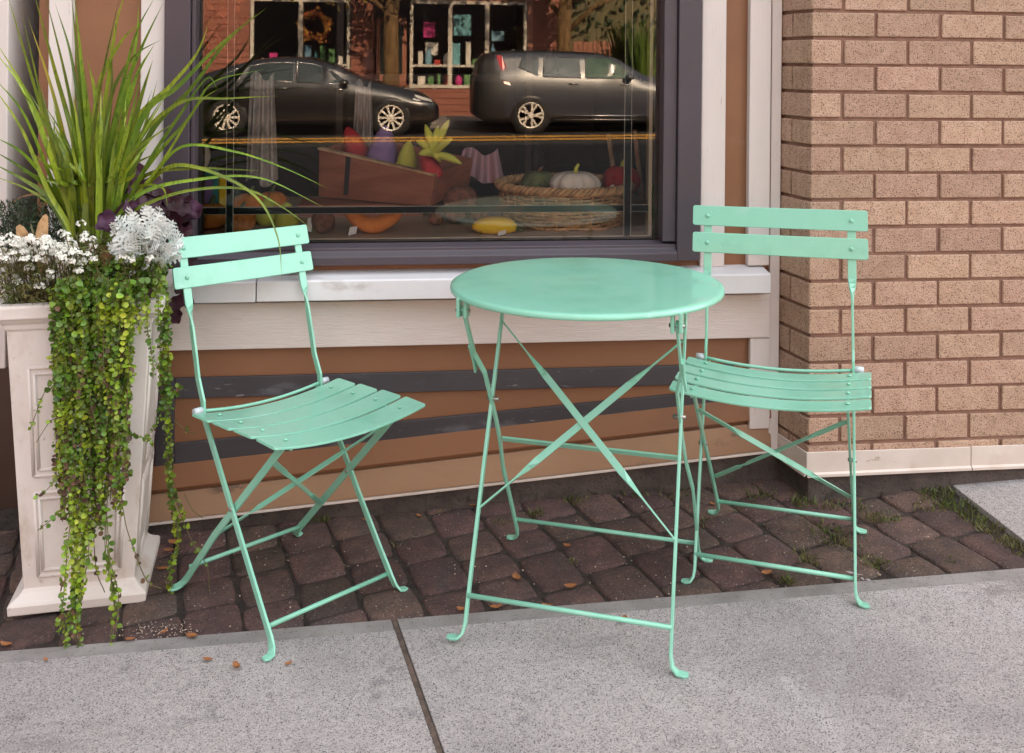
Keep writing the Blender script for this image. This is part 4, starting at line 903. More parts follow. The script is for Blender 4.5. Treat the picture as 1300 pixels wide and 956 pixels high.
c = at(410, 288, 2.84); t = thing('plush_potato', 'round brown plush ball next to the mint chair back in the window', 'plush toy', (c.x, 2.84, PZ)); q = MB(); q.ball((0, 0, .034), .035, .035, .035, 20, 12); q.build('body', plushB, t); q = MB(); q.add([(-.045, -.02, .01), (-.03, -.022, .008), (-.028, -.01, .045), (-.042, -.01, .045)], [(0, 1, 2, 3)]); q.build('paper_label', paper, t)
for u, Y, lab in ((364, 2.88, 'olive yellow plush pear left of the brown plush ball'), (340, 2.98, 'olive yellow plush pear next to the orange plush pumpkins')):
    c = at(u, 270, Y); t = thing('plush_pear', lab, 'plush toy', (c.x, Y, PZ)); q = MB(); q.lathe([(.002, 0), (.028, .004), (.036, .025), (.030, .05), (.018, .068), (.012, .08), (.003, .085)], 20); q.build('body', plushL, t); q = MB(); q.tube([(0, 0, .08), (.004, 0, .1)], .003, 6); q.build('stem', plushB, t)
for u, v, Y, r, lab in ((268, 278, 2.92, .05, 'orange plush pumpkin behind the grille bars at the left window edge'), (318, 268, 3.02, .06, 'orange plush pumpkin right of the vertical grille bar'), (306, 287, 2.85, .042, 'smaller orange plush pumpkin in front of the vertical grille bar'), (345, 262, 3.18, .05, 'orange plush pumpkin standing farther back behind the pears')):
    c = at(u, v, Y); t = pumpkin(u, v, Y, r, r * .8, plushO, lab, plushG); t.location.z = PZ
for u, v, Y, r, lab in ((585, 252, 3.12, .058, 'round brown plush below the star-shaped plush'), (578, 288, 2.98, .035, 'dark brown plush lump behind the yellow squash'), (553, 290, 2.95, .024, 'small dark plush lump left of the yellow squash'), (608, 288, 3.02, .03, 'dark plush lump touching the yellow squash')):
    c = at(u, v, Y); t = thing('plush_lump', lab, 'plush toy', (c.x, Y, PZ)); q = MB(); q.ball((0, 0, r * .9), r, r, r * .9, 20, 12, 5, .06); q.build('body', plushB, t)
# tilted wooden crate with plush vegetables
A_, B_, C_, D_ = at(405, 190, 3.30), at(552, 224, 3.06), at(546, 262, 3.06), at(404, 250, 3.30)
cr_ = thing('wooden_crate', 'tilted red-brown wooden crate full of plush vegetables', 'crate', (A_ + C_) / 2)
ux = (B_ - A_).normalized(); bk_ = Vector((ux.y * -1, ux.x, .15)).normalized() * .24; dn = ((D_ - A_) + (C_ - B_)) * .5
def pane(mb, P, n, th_): mb.prism(P, n * th_)
nrm = (B_ - A_).cross(D_ - A_).normalized(); nrm = nrm if nrm.y > 0 else -nrm
q = MB(); pane(q, [A_, B_, C_, D_], nrm, .014); q.build('front_board', wood, cr_, .002, world=True)
q = MB(); pane(q, [A_ + bk_, B_ + bk_, C_ + bk_, D_ + bk_], nrm, .014); q.build('back_board', wood, cr_, .002, world=True)
q = MB(); pane(q, [A_ + nrm * .015, D_ + nrm * .015, D_ + bk_, A_ + bk_], ux, .014); pane(q, [B_ + nrm * .015, C_ + nrm * .015, C_ + bk_, B_ + bk_], -ux, .014); pane(q, [D_ + nrm * .015, C_ + nrm * .015, C_ + bk_, D_ + bk_], Vector((0, 0, 1)), .01); q.build('side_boards', wood, cr_, .002, world=True)
q = MB(); q.bar([A_ + nrm * .008 + Vector((0, 0, .004)), B_ + nrm * .008 + Vector((0, 0, .004))], nrm, .03, .008); q.build('rim', woodl, cr_, world=True)
s0 = A_.lerp(B_, .27); q = MB(); q.bar([s0 - nrm * .003, s0 + dn - nrm * .003], ux, .018, .003); q.build('strap', metal_dark, cr_, world=True)
q = MB(); q.box((A_.x + D_.x) / 2 - .05, C_.x - .02, 3.14, 3.3, PZ, min(C_.z, D_.z) - .004); solo(q, 'crate_riser', wood, 'low dark riser holding up the tilted crate', 'riser', ((A_.x + C_.x) / 2, 3.2, PZ))
def cone_plush(u, v, Y, r, h, mat, lab, name, tilt=0):
    c = at(u, v, Y); M = Matrix.Translation(c) @ Matrix.Rotation(tilt, 4, 'Y'); t = thing(name, lab, 'plush toy', None, None, M)
    q = MB(); q.lathe([(.002, -h * .5), (r * .8, -h * .46), (r, -h * .25), (r * .8, .1 * h), (r * .5, h * .35), (r * .15, h * .5)], 20); q.build('body', mat, t); return t
cone_plush(486, 192, 3.28, .055, .17, plushP, 'violet plush aubergine sitting in the crate', 'plush_aubergine', .1)
cone_plush(449, 182, 3.36, .04, .12, plushR, 'red plush chilli behind the crate rim', 'plush_chilli', -.4)
cone_plush(517, 200, 3.22, .035, .11, plushL, 'lime spotted plush between aubergine and star plush', 'plush_cucumber', .1)
t = cone_plush(545, 210, 3.10, .032, .10, plushR, 'red plush with sprawling lime yellow arms at the crate corner', 'plush_radish', -.5)
q = MB(); c = at(550, 196, 3.06)
for (u, v) in ((528, 178), (540, 158), (556, 160), (570, 152), (574, 176), (586, 208), (560, 205), (532, 196)):
    e = at(u, v, 3.04 + rnd.uniform(-.05, .03)); m_ = c.lerp(e, .5) + Vector((0, -.012, .008)); q.tube(cr([c, m_, e], 4), [.009, .010, .0115, .012, .0125, .012, .010, .007, .002], 10)
o = q.build('arms', plushL, None); o.parent = t; o.matrix_parent_inverse = t.matrix_world.inverted() if False else Matrix(); o.data.transform(t.matrix_basis.inverted())
# teal frame and cards at the far left
c = at(262, 240, 2.95); t = thing('teal_picture_frame', 'teal framed picture leaning at the left end of the display', 'frame', (c.x, 2.95, PZ)); q = MB()
for x0, x1, z0, z1 in ((-.07, -.055, 0, .17), (.02, .035, 0, .17), (-.055, .02, 0, .015), (-.055, .02, .155, .17)): q.box(x0, x1, -.01, .01, z0, z1)
q.build('frame', teal, t); q = MB(); q.box(-.055, .02, -.002, .006, .015, .155); q.build('picture', plushP, t)
c = at(281, 235, 3.0); q = MB(); q.box(c.x - .025, c.x + .025, 2.99, 3.0, PZ, PZ + .15); solo(q, 'yellow_card', plushY, 'yellow card standing beside the teal frame', 'card', (c.x, 3, PZ))
c = at(252, 205, 3.05); q = MB(); q.ball((c.x, 3.08, PZ + .2), .03, .03, .045, 14, 10); q.tube([(c.x, 3.08, PZ), (c.x, 3.08, PZ + .18)], .012, 8); solo(q, 'white_ornament', plushW, 'white rounded ornament on a stem behind the teal frame', 'ornament', (c.x, 3.08, PZ))
# hanging linen, autumn garland, wooden chair legs/poles further back
def cloth(u0, u1, v0, v1, Y, mat, label, name):
    P0, P1 = at(u0, v0, Y), at(u1, v1, Y); q = MB(); nx, nz = 26, 14; vs = []
    for j in range(nz + 1):
        for i in range(nx + 1):
            t, s_ = i / nx, j / nz; fl = .72 + .28 * s_; x = lerp((P0.x + P1.x) / 2, lerp(P0.x, P1.x, t), fl); vs.append((x, Y + .022 * sin(t * 19 + s_) * fl, lerp(P0.z, P1.z, s_) + .015 * sin(t * 7)))
    q.add(vs, [(j * (nx + 1) + i, j * (nx + 1) + i + 1, (j + 1) * (nx + 1) + i + 1, (j + 1) * (nx + 1) + i) for j in range(nz) for i in range(nx)], True)
    solo(q, name, mat, label, 'cloth', (P0 + P1) / 2)
cloth(312, 352, 96, 232, 3.15, linen, 'grey linen cloth hanging behind the left grille bar', 'hanging_cloth')
cloth(448, 474, 105, 185, 3.45, linen, 'speckled grey cloth hanging behind the crate', 'hanging_cloth')
cloth(578, 640, 192, 228, 3.4, mk('pink_cloth', (.5, .3, .33), .9), 'pale pink folded cloth beyond the star-shaped plush', 'folded_cloth')
gar = thing('autumn_garland', 'red and rust autumn leaf garland hanging in the upper left of the window', 'garland', at(272, 20, 2.95)); q = MB()
for i in range(420):
    u, v = rnd.gauss(268, 16), rnd.uniform(-140, 75); 
    if v > 40 and rnd.random() < .5: continue
    disc(q, at(u, v, rnd.uniform(2.86, 3.05)), rand_unit() - Vector((0, .8, 0)), rnd.uniform(.008, .02), 5, .5)
q.build('leaves', mk('rust_leaf', (.28, .07, .025), .7, island=.5, hue=.02), gar, world=True)
q = MB(); q.tube([at(268, -160, 2.95), at(274, -40, 2.95), at(266, 75, 2.95)], .003, 5); q.build('cord', stemM, gar, world=True)
for (u, v0, v1, Y, lab) in ((772, 170, 262, 3.5, 'pale wooden tail stick left of the plant stand in the window'), (806, 165, 262, 3.5, 'pale wooden stick at the right side of the window')):
    q = MB(); q.tube([at(u, v0, Y), at(u + (10 if u > 790 else 14), v1, Y)], [.008, .012], 8); solo(q, 'wooden_stick', woodl, lab, 'stick', at(u, v1, Y))
darkwood = mk('dark_stained_wood', (.05, .026, .016), .6, c2=(.03, .016, .01), vs=6)
shf = thing('display_shelf', 'dark wooden shelving unit at the back of the shop', 'shelf', (.3, 4.6, 0)); q = MB()
for z in (.2, .65, 1.1, 1.55): q.box(-.6, 1.1, -.2, .2, z, z + .03)
q.build('boards', darkwood, shf); q = MB()
for x in (-.6, .25, 1.07): q.box(x, x + .03, -.19, .19, 0, 1.9)
q.build('uprights', darkwood, shf)
for i in range(12):
    x, z = -.5 + (i % 4) * .42 + rnd.uniform(-.05, .05), (.683, 1.133, 1.583)[i // 4]; m_ = (darkwood, metal_dark)[i % 2]; q = MB(); q.lathe([(.002, 0), (.035, 0), (.038, .03), (.035, .08), (.016, .10), (.014, .12)], 14); q.v = [(p[0] + .3 + x, p[1] + 4.55, p[2] + z) for p in q.v]
    solo(q, 'shelf_jar', m_, 'dark brown jar on the shelves at the back of the shop', 'jar', (.3 + x, 4.55, z), 'jars on the back shelves')

# ---------------------------------------------------------------- THE STREET BEHIND THE CAMERA (seen mirrored in the glass)
carg = mk('charcoal_car_paint', (.014, .013, .015), .25, coat=.6, spec=.6)
carb = mk('blue_grey_car_paint', (.040, .044, .060), .3, coat=.6, spec=.6)
blackp = mk('black_car_plastic', (.014, .014, .015), .45)
cglass = mk('car_window', (.02, .032, .03), .05, spec=.8)
cglassg = mk('car_window_tint', (.05, .11, .085), .4, spec=.15)
chrome = mk('chrome_trim', (.75, .72, .68), .18, metal=1)
silverw = mk('wheel_silver', (.85, .80, .72), .35, metal=.25)
rubber = mk('tyre_rubber', (.02, .02, .02), .8)
redl = mk('red_lamp', (.5, .01, .015), .15, spec=.8)
lampw = mk('clear_lamp', (.7, .7, .68), .1, spec=.8)
def interp(tab, x):
    if x <= tab[0][0]: return tab[0][1]
    for (a, b), (c, d) in zip(tab, tab[1:]):
        if x <= c: return lerp(b, d, (x - a) / (c - a))
    return tab[-1][1]
def car(name, label, X0, Yn, Z0, Lc, Wd, top, belt, wheels, wr, roofspan, paint, wins, lamp_rear, lamp_front, spokes, sill=None, clad=False, glass=None):
    """x along the street from the left bumper, near flank towards +Y at local y = 0"""
    t = thing(name, label, 'car', (X0, Yn - Wd / 2, Z0)); hw = Wd / 2
    def flank(z, x):                                  # half width at height z
        bz = interp(belt, x); tz = interp(top, x); e = min(1, min(x, Lc - x) / .55); pl_ = hw * (.80 + .20 * sqrt(max(0, 1 - (1 - e) ** 2)))
        if z <= .3: return pl_ * (.93 + .05 * z / .3)
        if z <= .62: return pl_ * lerp(.98, 1.0, (z - .3) / .32)
        if z <= bz: return pl_ * lerp(1.0, .94, (z - .62) / max(.05, bz - .62))
        rs = 1 if roofspan[0] < x < roofspan[1] else 0
        return pl_ * lerp(.94, .72 if rs else .80, (z - bz) / max(.04, tz - bz))
    q = MB(); st = []; n = 46
    for i in range(n + 1):
        x = Lc * i / n; tz = interp(top, x); bz = min(interp(belt, x), tz - .02); lo = .2 + .12 * max(0, 1 - min(x, Lc - x) / .25)
        zs = [lo, .32, .48, .62, lerp(.62, bz, .5), bz, lerp(bz, tz, .35), lerp(bz, tz, .7), lerp(bz, tz, .92)]
        zs = [max(lo, min(z, tz - .002 * (9 - k))) for k, z in enumerate(zs)]
        prof_ = [(0, lo)] + [(flank(z, x), z) for z in zs] + [(flank(zs[-1], x) * .90, tz - .006), (flank(zs[-1], x) * .5, tz + .012), (0, tz + .016)]
        st.append([(x, y, z) for y, z in prof_] + [(x, -y, z) for y, z in prof_[-2:0:-1]])
    m_ = len(st[0]); vs = [p for s_ in st for p in s_]
    q.add(vs, [(i * m_ + k, (i + 1) * m_ + k, (i + 1) * m_ + (k + 1) % m_, i * m_ + (k + 1) % m_) for i in range(n) for k in range(m_)] + [tuple(range(m_)), tuple(range(n * m_ + m_ - 1, n * m_ - 1, -1))], True)
    if clad:                                          # black tailgate, rear pillar, roof edge and sill cladding
        for fi_, f in enumerate(q.f):
            cx = sum(q.v[a][0] for a in f) / len(f); cz = sum(q.v[a][2] for a in f) / len(f)
            if cx < .46 + .16 * (cz < 1.0) - .1 * (cz > 1.3) or cz < .40 or (cz > 1.5 and cx < 2.9): q.mi[fi_] = 1
    bo = q.build('body', [paint, blackp], t)
    for s in (1, -1):
        for wi, poly in enumerate(wins):
            q = MB(); P = [Vector((x, s * (flank(z, x) + .006), z)) for x, z in poly]
            c = sum(P, Vector()) / len(P); q.add(P + [c + Vector((0, s * .004, 0))], [(i, (i + 1) % len(P), len(P)) for i in range(len(P))], False); wo = q.build('side_window', (glass or [cglass] * 9)[wi], t)
            q = MB(); q.tube(P + [P[0]], .011, 5); q.build('window_trim', chrome if not clad else carb, wo)
        for wx in wheels:
            q = MB(); q.lathe([(wr + .05, -.0), (wr + .05, .22), (wr + .03, .232)], 40, Matrix.Translation((wx, s * (flank(.35, wx) - .222), wr)) @ Matrix.Rotation(-s * pi / 2, 4, 'X')); q.build('wheel_arch', blackp, t)
            Mw = Matrix.Translation((wx, s * (flank(.35, wx) - .19), wr)) @ Matrix.Rotation(-s * pi / 2, 4, 'X')
            q = MB(); q.lathe([(wr * .66, -.02), (wr * .97, -.01), (wr, .03), (wr, .19), (wr * .96, .22), (wr * .72, .226), (wr * .69, .20)], 40, Mw); wo = q.build('wheel', rubber, t)
            q = MB(); q.lathe([(wr * .66, .17), (wr * .71, .221), (wr * .735, .2265), (wr * .72, .229), (wr * .66, .226), (wr * .645, .19)], 40, Mw)
            for k in range(spokes):
                for dl in ((-.13, .13) if spokes < 8 else (0,)):
                    w = 2 * pi * k / spokes; a0 = Vector((cos(w) * .05, sin(w) * .05, .222)); a1 = Vector((cos(w + dl * 1.6) * wr * .67, sin(w + dl * 1.6) * wr * .67, .218)); q.bar([Mw @ a0, Mw @ a0.lerp(a1, .5), Mw @ a1], (Mw.to_3x3() @ Vector((-sin(w), cos(w), 0))), [.04, .036, .05], .02)
            q.lathe([(.06, .2), (.06, .226), (.04, .23)], 20, Mw); q.build('rim', silverw, wo)
            q = MB(); q.lathe([(wr * .645, .10), (wr * .645, .12)], 30, Mw); q.build('brake_disc', blackp, wo)
        if sill:
            q = MB()
            for z in sill: q.tube([(wheels[0] + wr + .12, s * (flank(z, 2) + .008), z), (wheels[1] - wr - .12, s * (flank(z, 2) + .008), z)], .017, 6)
            q.build('sill_trim', chrome, t)
        for x, z in [(lerp(w_[0][0], w_[1][0], .8), interp(belt, w_[0][0]) - .10) for w_ in wins[-2:]]:
            q = MB(); q.tube([(x - .09, s * (flank(z, x) + .004), z), (x - .03, s * (flank(z, x) + .02), z + .004), (x + .06, s * (flank(z, x) + .02), z + .004), (x + .09, s * (flank(z, x) + .004), z)], .014, 8); q.build('door_handle', chrome, t)
        mx = wins[-1][-1][0] if False else max(p[0] for p in wins[-1]) - .12; mz = interp(belt, mx) + .06
        q = MB(); q.ball((mx, s * (hw + .06), mz), .09, .07, .06, 14, 8); q.build('wing_mirror', paint, t)
        for poly, lm, nm in ((lamp_rear, redl, 'tail_light'), (lamp_front, lampw, 'headlight')):
            q = MB(); P = [Vector((x, s * (flank(z, x) + .004), z)) for x, z in poly]; q.prism(P, Vector((0, s * .006, 0))); q.build(nm, lm, t)
    q = MB(); 
    for x, zz in ((.02, .3), (Lc - .06, .3)): q.box(x, x + .06, -hw * .62, hw * .62, zz, zz + .16)
    q.build('bumper_grille', blackp, t)
    return t
YN = mirY(18.6)
car('parked_sedan', 'dark charcoal sedan with silver multi-spoke wheels across the street, mirrored in the window', -4.28, YN, -.21, 4.95, 1.82,
    [(0, .72), (.12, .98), (.5, 1.12), (.95, 1.27), (1.5, 1.42), (2.0, 1.475), (2.5, 1.46), (3.0, 1.32), (3.5, 1.06), (4.0, .96), (4.5, .84), (4.8, .70), (4.95, .55)],
    [(0, .7), (.5, .95), (1.0, .99), (3.3, .93), (4.0, .84), (4.95, .6)], (1.01, 4.04), .335, (1.3, 2.7), carg,
    [[(.75, 1.02), (1.22, 1.02), (1.25, 1.27), (1.05, 1.18)], [(1.30, 1.02), (2.22, 1.0), (2.22, 1.36), (1.75, 1.36), (1.32, 1.28)], [(2.28, 1.0), (3.28, .96), (2.95, 1.20), (2.62, 1.33), (2.28, 1.37)]],
    [(.02, .80), (.3, .84), (.3, .92), (.04, .92)], [(4.45, .68), (4.84, .60), (4.8, .68), (4.5, .78)], 10)
car('parked_suv', 'blue-grey boxy car with red tail lights and chrome sill strips, mirrored in the window', 1.36, YN - .1, -.165, 4.5, 1.8,
    [(0, .95), (.06, 1.3), (.18, 1.50), (.5, 1.575), (1.4, 1.6), (2.5, 1.56), (2.85, 1.44), (3.35, 1.14), (3.9, 1.06), (4.35, .92), (4.5, .7)],
    [(0, .95), (.9, 1.08), (1.4, 1.05), (3.2, 1.03), (4.5, .8)], (1.08, 3.82), .345, (.15, 2.55), carb,
    [[(.86, 1.27), (1.22, 1.10), (1.24, 1.45), (.92, 1.45)], [(1.32, 1.09), (2.06, 1.07), (2.04, 1.47), (1.36, 1.47)], [(2.16, 1.07), (3.12, 1.06), (2.86, 1.34), (2.62, 1.46), (2.18, 1.48)]],
    [(.56, .95), (.68, .92), (.60, 1.30), (.52, 1.50), (.42, 1.50)], [(4.2, .72), (4.45, .68), (4.4, .8), (4.2, .86)], 5, sill=(.26, .34), clad=True, glass=[cglass, cglass, cglassg])
# shop across the street
fb = thing('storefront_across_street', 'red clapboard shop with big white framed windows across the street, mirrored in the glass', 'building', (0, -17.4, -.05))
redw = mk('red_clapboard', (.30, .10, .06), .7, c2=(.24, .075, .045), vs=2, stretch=(.2, 1, 4), bump=.3, bs=6, bstretch=(.05, 1, 4))
whitef = mk('white_window_frame', (.62, .55, .46), .5)
roomd = mk('dark_shop_room', (.03, .022, .02), .8)
sglass = glass_mat('shop_window_glass', 1.5)
Y0 = -17.4; Yv = mirY(Y0)
def fx_(u, v): p = at(u, v, Yv); return p.x, p.z
def clap(x0, x1, z0, z1, mb):
    z = z0
    while z < z1 - .001:
        zz = min(z + .15, z1); mb.prism([Vector((x0, Y0 + .03, z)), Vector((x0, Y0 + .008, zz)), Vector((x0, Y0 - .1, zz)), Vector((x0, Y0 - .1, z))], Vector((x1 - x0, 0, 0))); z = zz
wz0, wz1 = fx_(600, 108)[1], 2.62; xa, xb = fx_(322, 90)[0], fx_(440, 90)[0]; xc, xd = fx_(524, 100)[0], fx_(664, 100)[0]
m = MB(); clap(-6.5, xd + 1.0, -.4, wz0, m); clap(-6.5, xd + 1.0, wz1, 5.2, m)
clap(xd + .1, xd + 1.0, wz0, wz1, m); clap(-6.5, xa - .1, wz0, wz1, m); clap(xb + .1, xc - .9, wz0, wz1, m)
m.build('clapboard_wall', redw, fb, world=True)
m = MB(); m.box(-6.5, xd + 1.0, -22, -21.9, -.4, 5.2); m.box(-6.5, -6.4, -22, Y0 - .1, -.4, 5.2); m.box(xd + .9, xd + 1.0, -22, Y0 - .1, -.4, 5.2); m.box(-6.6, xd + 1.1, -22, Y0 + .2, 5.2, 5.35); m.build('side_walls_and_roof', roomd, fb, world=True)
def shopwin(x0, x1, nm):
    f = MB(); t_ = .075
    f.box(x0 - t_, x0, Y0 - .04, Y0 + .05, wz0 - t_, wz1); f.box(x1, x1 + t_, Y0 - .04, Y0 + .05, wz0 - t_, wz1); f.box(x0, x1, Y0 - .04, Y0 + .06, wz0 - t_, wz0); f.box(x0, x1, Y0 - .04, Y0 + .05, wz1 - t_, wz1)
    for k in range(1, nm): x = lerp(x0, x1, k / nm); f.box(x - .05, x + .05, Y0 - .03, Y0 + .045, wz0, wz1 - t_)
    f.box(x0, x1, Y0 - .025, Y0 + .02, wz0 + .42, wz0 + .47)
    fo_ = f.build('display_window', whitef, fb, world=True)
    g_ = MB(); g_.add([(x0, 0, wz0), (x1, 0, wz0), (x1, 0, wz1), (x0, 0, wz1)], [(0, 1, 2, 3)]); o = g_.build('pane', sglass, fo_); o.location = (0, -.035, .05)
    s_ = MB(); s_.box(x0, x1, -1.0, -.1, wz0 + .40, wz0 + .43); s_.box(x0, x1, -1.0, -.1, wz0 - .03, wz0); o = s_.build('display_shelf', whitef, fo_); o.location = (0, 0, .05)
shopwin(xa, xb, 2); shopwin(xc, xd, 3)
m = MB(); m.box(xc - .85, xc - .15, Y0 - .06, Y0 - .01, .0, 2.2); dr_ = m.build('door', wood, fb, world=True); m = MB(); m.box(xc - .75, xc - .25, .0, .012, .9, 2.05); o = m.build('door_glass', cglass, dr_); o.location = (0, -.005, .05)
cols_ = [mk('goods_%s' % n_, c_, .6) for n_, c_ in (('magenta', (.6, .03, .22)), ('white', (.75, .7, .62)), ('teal', (.15, .4, .45)), ('red', (.5, .05, .04)), ('blue', (.2, .38, .5)), ('straw', (.65, .5, .25)), ('green', (.1, .25, .08)))]
names_ = ('magenta', 'white', 'teal', 'red', 'pale blue', 'straw yellow', 'green')
gi = 0
for (x0, x1) in ((xa, xb), (xc, xd)):
    for lv, zz in ((0, wz0), (1, wz0 + .43)):
        x = x0 + .12
        while x < x1 - .15:
            w_, h_ = rnd.uniform(.07, .2), rnd.uniform(.12, .30) if lv == 0 else rnd.uniform(.15, .6); ci = rnd.choice((0, 1, 1, 1, 2, 3, 4, 5, 6)); y = Y0 - rnd.uniform(.14, .4)
            m = MB()
            if rnd.random() < .5: m.box(x, x + w_, y - .08, y, zz, zz + h_)
            else: m.lathe([(.002, 0), (w_ * .42, 0), (w_ * .5, h_ * .4), (w_ * .42, h_ * .75), (w_ * .18, h_ * .85), (w_ * .18, h_)], 12, Matrix.Translation((x + w_ / 2, y - .05, zz)))
            solo(m, 'shop_goods', cols_[ci], '%s goods on the window shelves of the red shop across the street' % names_[ci], 'goods', (x + w_ / 2, y, zz), 'goods in the windows across the street', .006)
            x += w_ + rnd.uniform(.03, .14); gi += 1
wr_ = thing('autumn_wreath', 'round orange leaf wreath in the left window of the red shop, mirrored in the glass', 'wreath', ((xa + xb) / 2 + .3, Y0 - .15, 2.0)); q = MB()
for i in range(260): a = rnd.uniform(0, 6.28); disc(q, Vector((cos(a) * .3 + rnd.gauss(0, .04), rnd.gauss(0, .04), sin(a) * .3 + rnd.gauss(0, .04))), Vector((0, 1, 0)) + rand_unit(), rnd.uniform(.03, .06), 5, .4)
q.build('leaves', mk('wreath_leaf', (.55, .22, .05), .7, island=.5, hue=.03), wr_); q = MB(); q.tube([(cos(i * pi / 12) * .3, 0, sin(i * pi / 12) * .3) for i in range(25)], .02, 6); q.build('ring', stemM, wr_)
for u, v, w_, h_, ci, lb in ((587, 32, .42, .5, 2, 'teal picture hanging in the middle pane of the red shop window'), (632, 46, .3, .24, 4, 'pale blue picture hanging in the right pane of the red shop window'), (545, 38, .28, .36, 0, 'magenta card hanging in the left pane of the red shop window'), (548, 62, .3, .3, 1, 'white card below the magenta card in the red shop window')):
    p = at(u, v, mirY(Y0 - .3)); q = MB(); q.box(p.x - w_ / 2, p.x + w_ / 2, Y0 - .32, Y0 - .3, p.z - h_ / 2, p.z + h_ / 2); solo(q, 'hanging_picture', cols_[ci], lb, 'picture', (p.x, Y0 - .3, p.z), None, .008)
# tree, fence, tall grass right of the red shop
bark = mk('golden_bark', (.24, .14, .05), .9, c2=(.12, .065, .025), vs=6, stretch=(3, 3, .6), bump=1, bs=14, bstretch=(2, 2, .4), bd=.03)
autumn = mk('autumn_leaf', (.20, .13, .02), .6, island=.5, hue=.03, transl=.2)
def far_tree(u, Y, label, zc, spread, n_):
    p = at(u, 50, mirY(Y)); tr = thing('street_tree', label, 'tree', (p.x, Y, -.1))
    q = MB(); q.tube([(0, 0, 0), (.02, 0, 1), (.0, .05, 2.2), (.1, 0, 3.2), (.15, 0, 4.2)], [.22, .17, .16, .13, .08], 14)
    for i in range(9): a = rnd.uniform(0, 6.28); z = rnd.uniform(1.9, 3.8); q.tube([(.06, 0, z), (cos(a) * .7, sin(a) * .7, z + .6), (cos(a) * 1.5, sin(a) * 1.2, z + .9)], [.07, .05, .015], 7)
    q.build('trunk', bark, tr)
    q = MB()
    for i in range(n_):
        cc = Vector((rnd.gauss(.1, spread), rnd.gauss(0, .8), rnd.uniform(*zc)))
        for k in range(70): disc(q, cc + rand_unit() * rnd.uniform(0, .5), rand_unit(), rnd.uniform(.035, .07), 5, .3)
    q.build('crown', autumn, tr)
far_tree(715, -15.9, 'street tree with golden brown trunk right of the red shop, mirrored in the glass', (3.0, 5.4), 1.0, 45)
far_tree(496, -15.7, 'street tree behind the front of the black sedan, mirrored in the glass', (2.7, 5.2), 1.4, 48)
p0, p1 = at(728, 50, mirY(-17)).x, at(900, 50, mirY(-17)).x
fc = thing('wooden_fence', 'brown vertical board fence right of the red shop, mirrored in the glass', 'fence', (p0, -17.0, -.05)); q = MB(); x = 0
while x < p1 - p0: q.box(x, x + .10, -.012, .012, 0, 1.75 + rnd.uniform(-.02, .02)); x += .115
q.build('boards', wood, fc, .004); q = MB(); q.box(0, p1 - p0, -.06, -.014, .35, .43); q.box(0, p1 - p0, -.06, -.014, 1.35, 1.43); q.build('rails', wood, fc)
p = at(812, 100, mirY(-16.2)); og = thing('tall_ornamental_grass', 'tall green ornamental grass clump in front of the fence, mirrored in the glass', 'plant', (p.x, -16.2, -.05)); q = MB()
for i in range(420):
    a, r_ = rnd.uniform(0, 6.28), rnd.uniform(.05, .75); b0 = Vector((cos(a) * r_ * .35, sin(a) * r_ * .35, 0)); h_ = rnd.uniform(1.2, 2.4); tp = Vector((cos(a) * r_ * 1.1, sin(a) * r_, h_)); s_ = Vector((-sin(a), cos(a), 0)) * .012; md = b0.lerp(tp, .55) + Vector((0, 0, .25))
    q.add([b0 - s_, b0 + s_, md + s_, tp, md - s_], [(0, 1, 2, 3, 4)], True)
q.build('blades', mk('tall_grass_blade', (.12, .2, .03), .5, island=.4, transl=.25), og)
hb = thing('hedge', 'tall dark hedge behind the wooden fence, mirrored in the glass', 'hedge', (5.2, -18.4, -.1)); q = MB()
for i in range(9000): disc(q, Vector((rnd.uniform(-2.6, 6), rnd.uniform(-.6, .6), rnd.uniform(0, 4.6))), rand_unit(), rnd.uniform(.05, .09), 5, .3)
q.build('foliage', darkgreen, hb)
q = MB(); q.box(-2.5, 5.9, -.4, .4, 0, 4.3); q.build('stems', stemM, hb)
farb = mk('dark_brick_facade', (.14, .07, .05), .8, c2=(.10, .05, .035), vs=3)
# a plain neighbour closes the view at either end of the far side
for x0, x1, lb in ((-22, -6.8, 'dark brick building left of the red shop across the street'), (11.5, 24, 'dark brick building beyond the hedge across the street')):
    t = thing('far_building', lb, 'building', ((x0 + x1) / 2, -18, -.1)); q = MB(); h_ = (x1 - x0) / 2; q.box(-h_, h_, -4, 0, 0, 6.4); q.build('wall', farb, t)
    for k in range(4):
        q = MB(); xx = -h_ + 1.2 + k * (2 * h_ - 3.4) / 3; q.box(xx, xx + 1.2, -.02, .03, 1.0, 2.5); wo = q.build('window', whitef, t); q = MB(); q.box(xx + .08, xx + 1.12, .032, .04, 1.08, 2.42); q.build('pane', cglass, wo)

# ---------------------------------------------------------------- LIGHT
EL, AZ = radians(31), radians(14)                     # sun stands behind the shop: this pavement is in its shade, the far side is sunlit
sd = Vector((sin(AZ) * cos(EL), cos(AZ) * cos(EL), sin(EL)))
sun = bpy.data.lights.new('sun', 'SUN'); sun.energy = 5.0; sun.angle = radians(.5); sun.color = (1, .75, .50)
so = bpy.data.objects.new('sun', sun); col.objects.link(so); so.rotation_euler = sd.to_track_quat('Z', 'Y').to_euler(); so.location = (0, 0, 12)
wd = bpy.data.worlds.new('World'); scene.world = wd; wd.use_nodes = True; nt = wd.node_tree; bg = nt.nodes['Background']
sk = nt.nodes.new('ShaderNodeTexSky'); sk.sky_type = 'NISHITA'; sk.sun_disc = False; sk.sun_elevation = EL; sk.sun_rotation = AZ; sk.air_density = 1.0; sk.dust_density = 2.5; sk.ozone_density = 1.0
hs = nt.nodes.new('ShaderNodeHueSaturation'); hs.inputs['Saturation'].default_value = .42
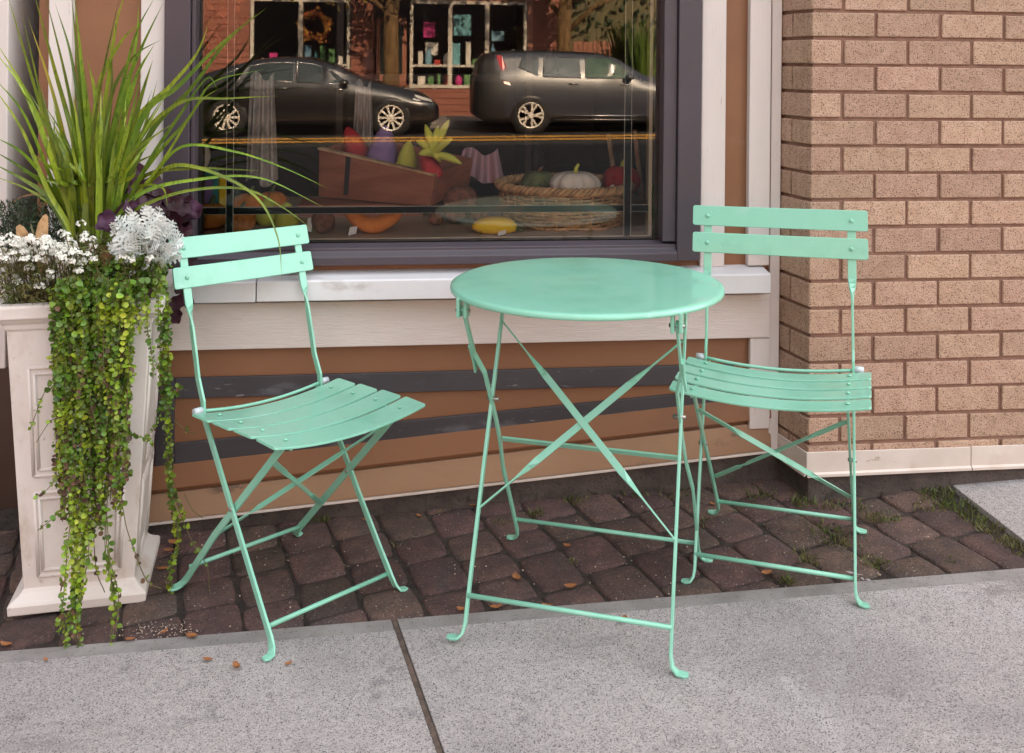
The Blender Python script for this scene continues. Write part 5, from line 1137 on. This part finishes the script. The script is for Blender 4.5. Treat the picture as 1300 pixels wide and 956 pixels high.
mx = nt.nodes.new('ShaderNodeMix'); mx.data_type = 'RGBA'; mx.blend_type = 'MULTIPLY'; mx.inputs[0].default_value = 1; mx.inputs[7].default_value = (1.0, .935, .84, 1)
nt.links.new(sk.outputs[0], hs.inputs['Color']); nt.links.new(hs.outputs[0], mx.inputs[6]); # added sky gain: brighter overhead and to the right than a clear sky gives
tcw = nt.nodes.new('ShaderNodeTexCoord'); dt = nt.nodes.new('ShaderNodeVectorMath'); dt.operation = 'DOT_PRODUCT'; dt.inputs[1].default_value = (.42, 0, 1.0)
ad = nt.nodes.new('ShaderNodeMapRange'); ad.interpolation_type = 'SMOOTHSTEP'; ad.inputs[1].default_value = -.1; ad.inputs[2].default_value = 1.1; ad.inputs[3].default_value = .22; ad.inputs[4].default_value = 2.9
sc_ = nt.nodes.new('ShaderNodeVectorMath'); sc_.operation = 'SCALE'
nt.links.new(tcw.outputs['Generated'], dt.inputs[0]); nt.links.new(dt.outputs['Value'], ad.inputs[0]); nt.links.new(mx.outputs[2], sc_.inputs[0]); nt.links.new(ad.outputs[0], sc_.inputs['Scale'])
nt.links.new(sc_.outputs[0], bg.inputs[0]); bg.inputs[1].default_value = .105

cam = bpy.data.cameras.new('camera'); co = bpy.data.objects.new('camera', cam); col.objects.link(co)
cam.sensor_width = 36; cam.sensor_fit = 'HORIZONTAL'; cam.lens = FPX / 1300 * 36; cam.shift_y = (VPY - 478) / 1300; cam.clip_start = .05; cam.clip_end = 400
Mc = Matrix.Identity(4)
for i in range(3): Mc[i][0] = RT[i]; Mc[i][1] = UPV[i]; Mc[i][2] = -FW[i]; Mc[i][3] = CAM[i]
co.matrix_world = Mc; scene.camera = co
scene.view_settings.view_transform = 'Standard'; scene.view_settings.look = 'None'; scene.view_settings.exposure = 2.62; scene.view_settings.gamma = 1
scene.cycles.max_bounces = 8; scene.cycles.transparent_max_bounces = 12; scene.cycles.caustics_reflective = False; scene.cycles.caustics_refractive = False; scene.cycles.sample_clamp_indirect = 6
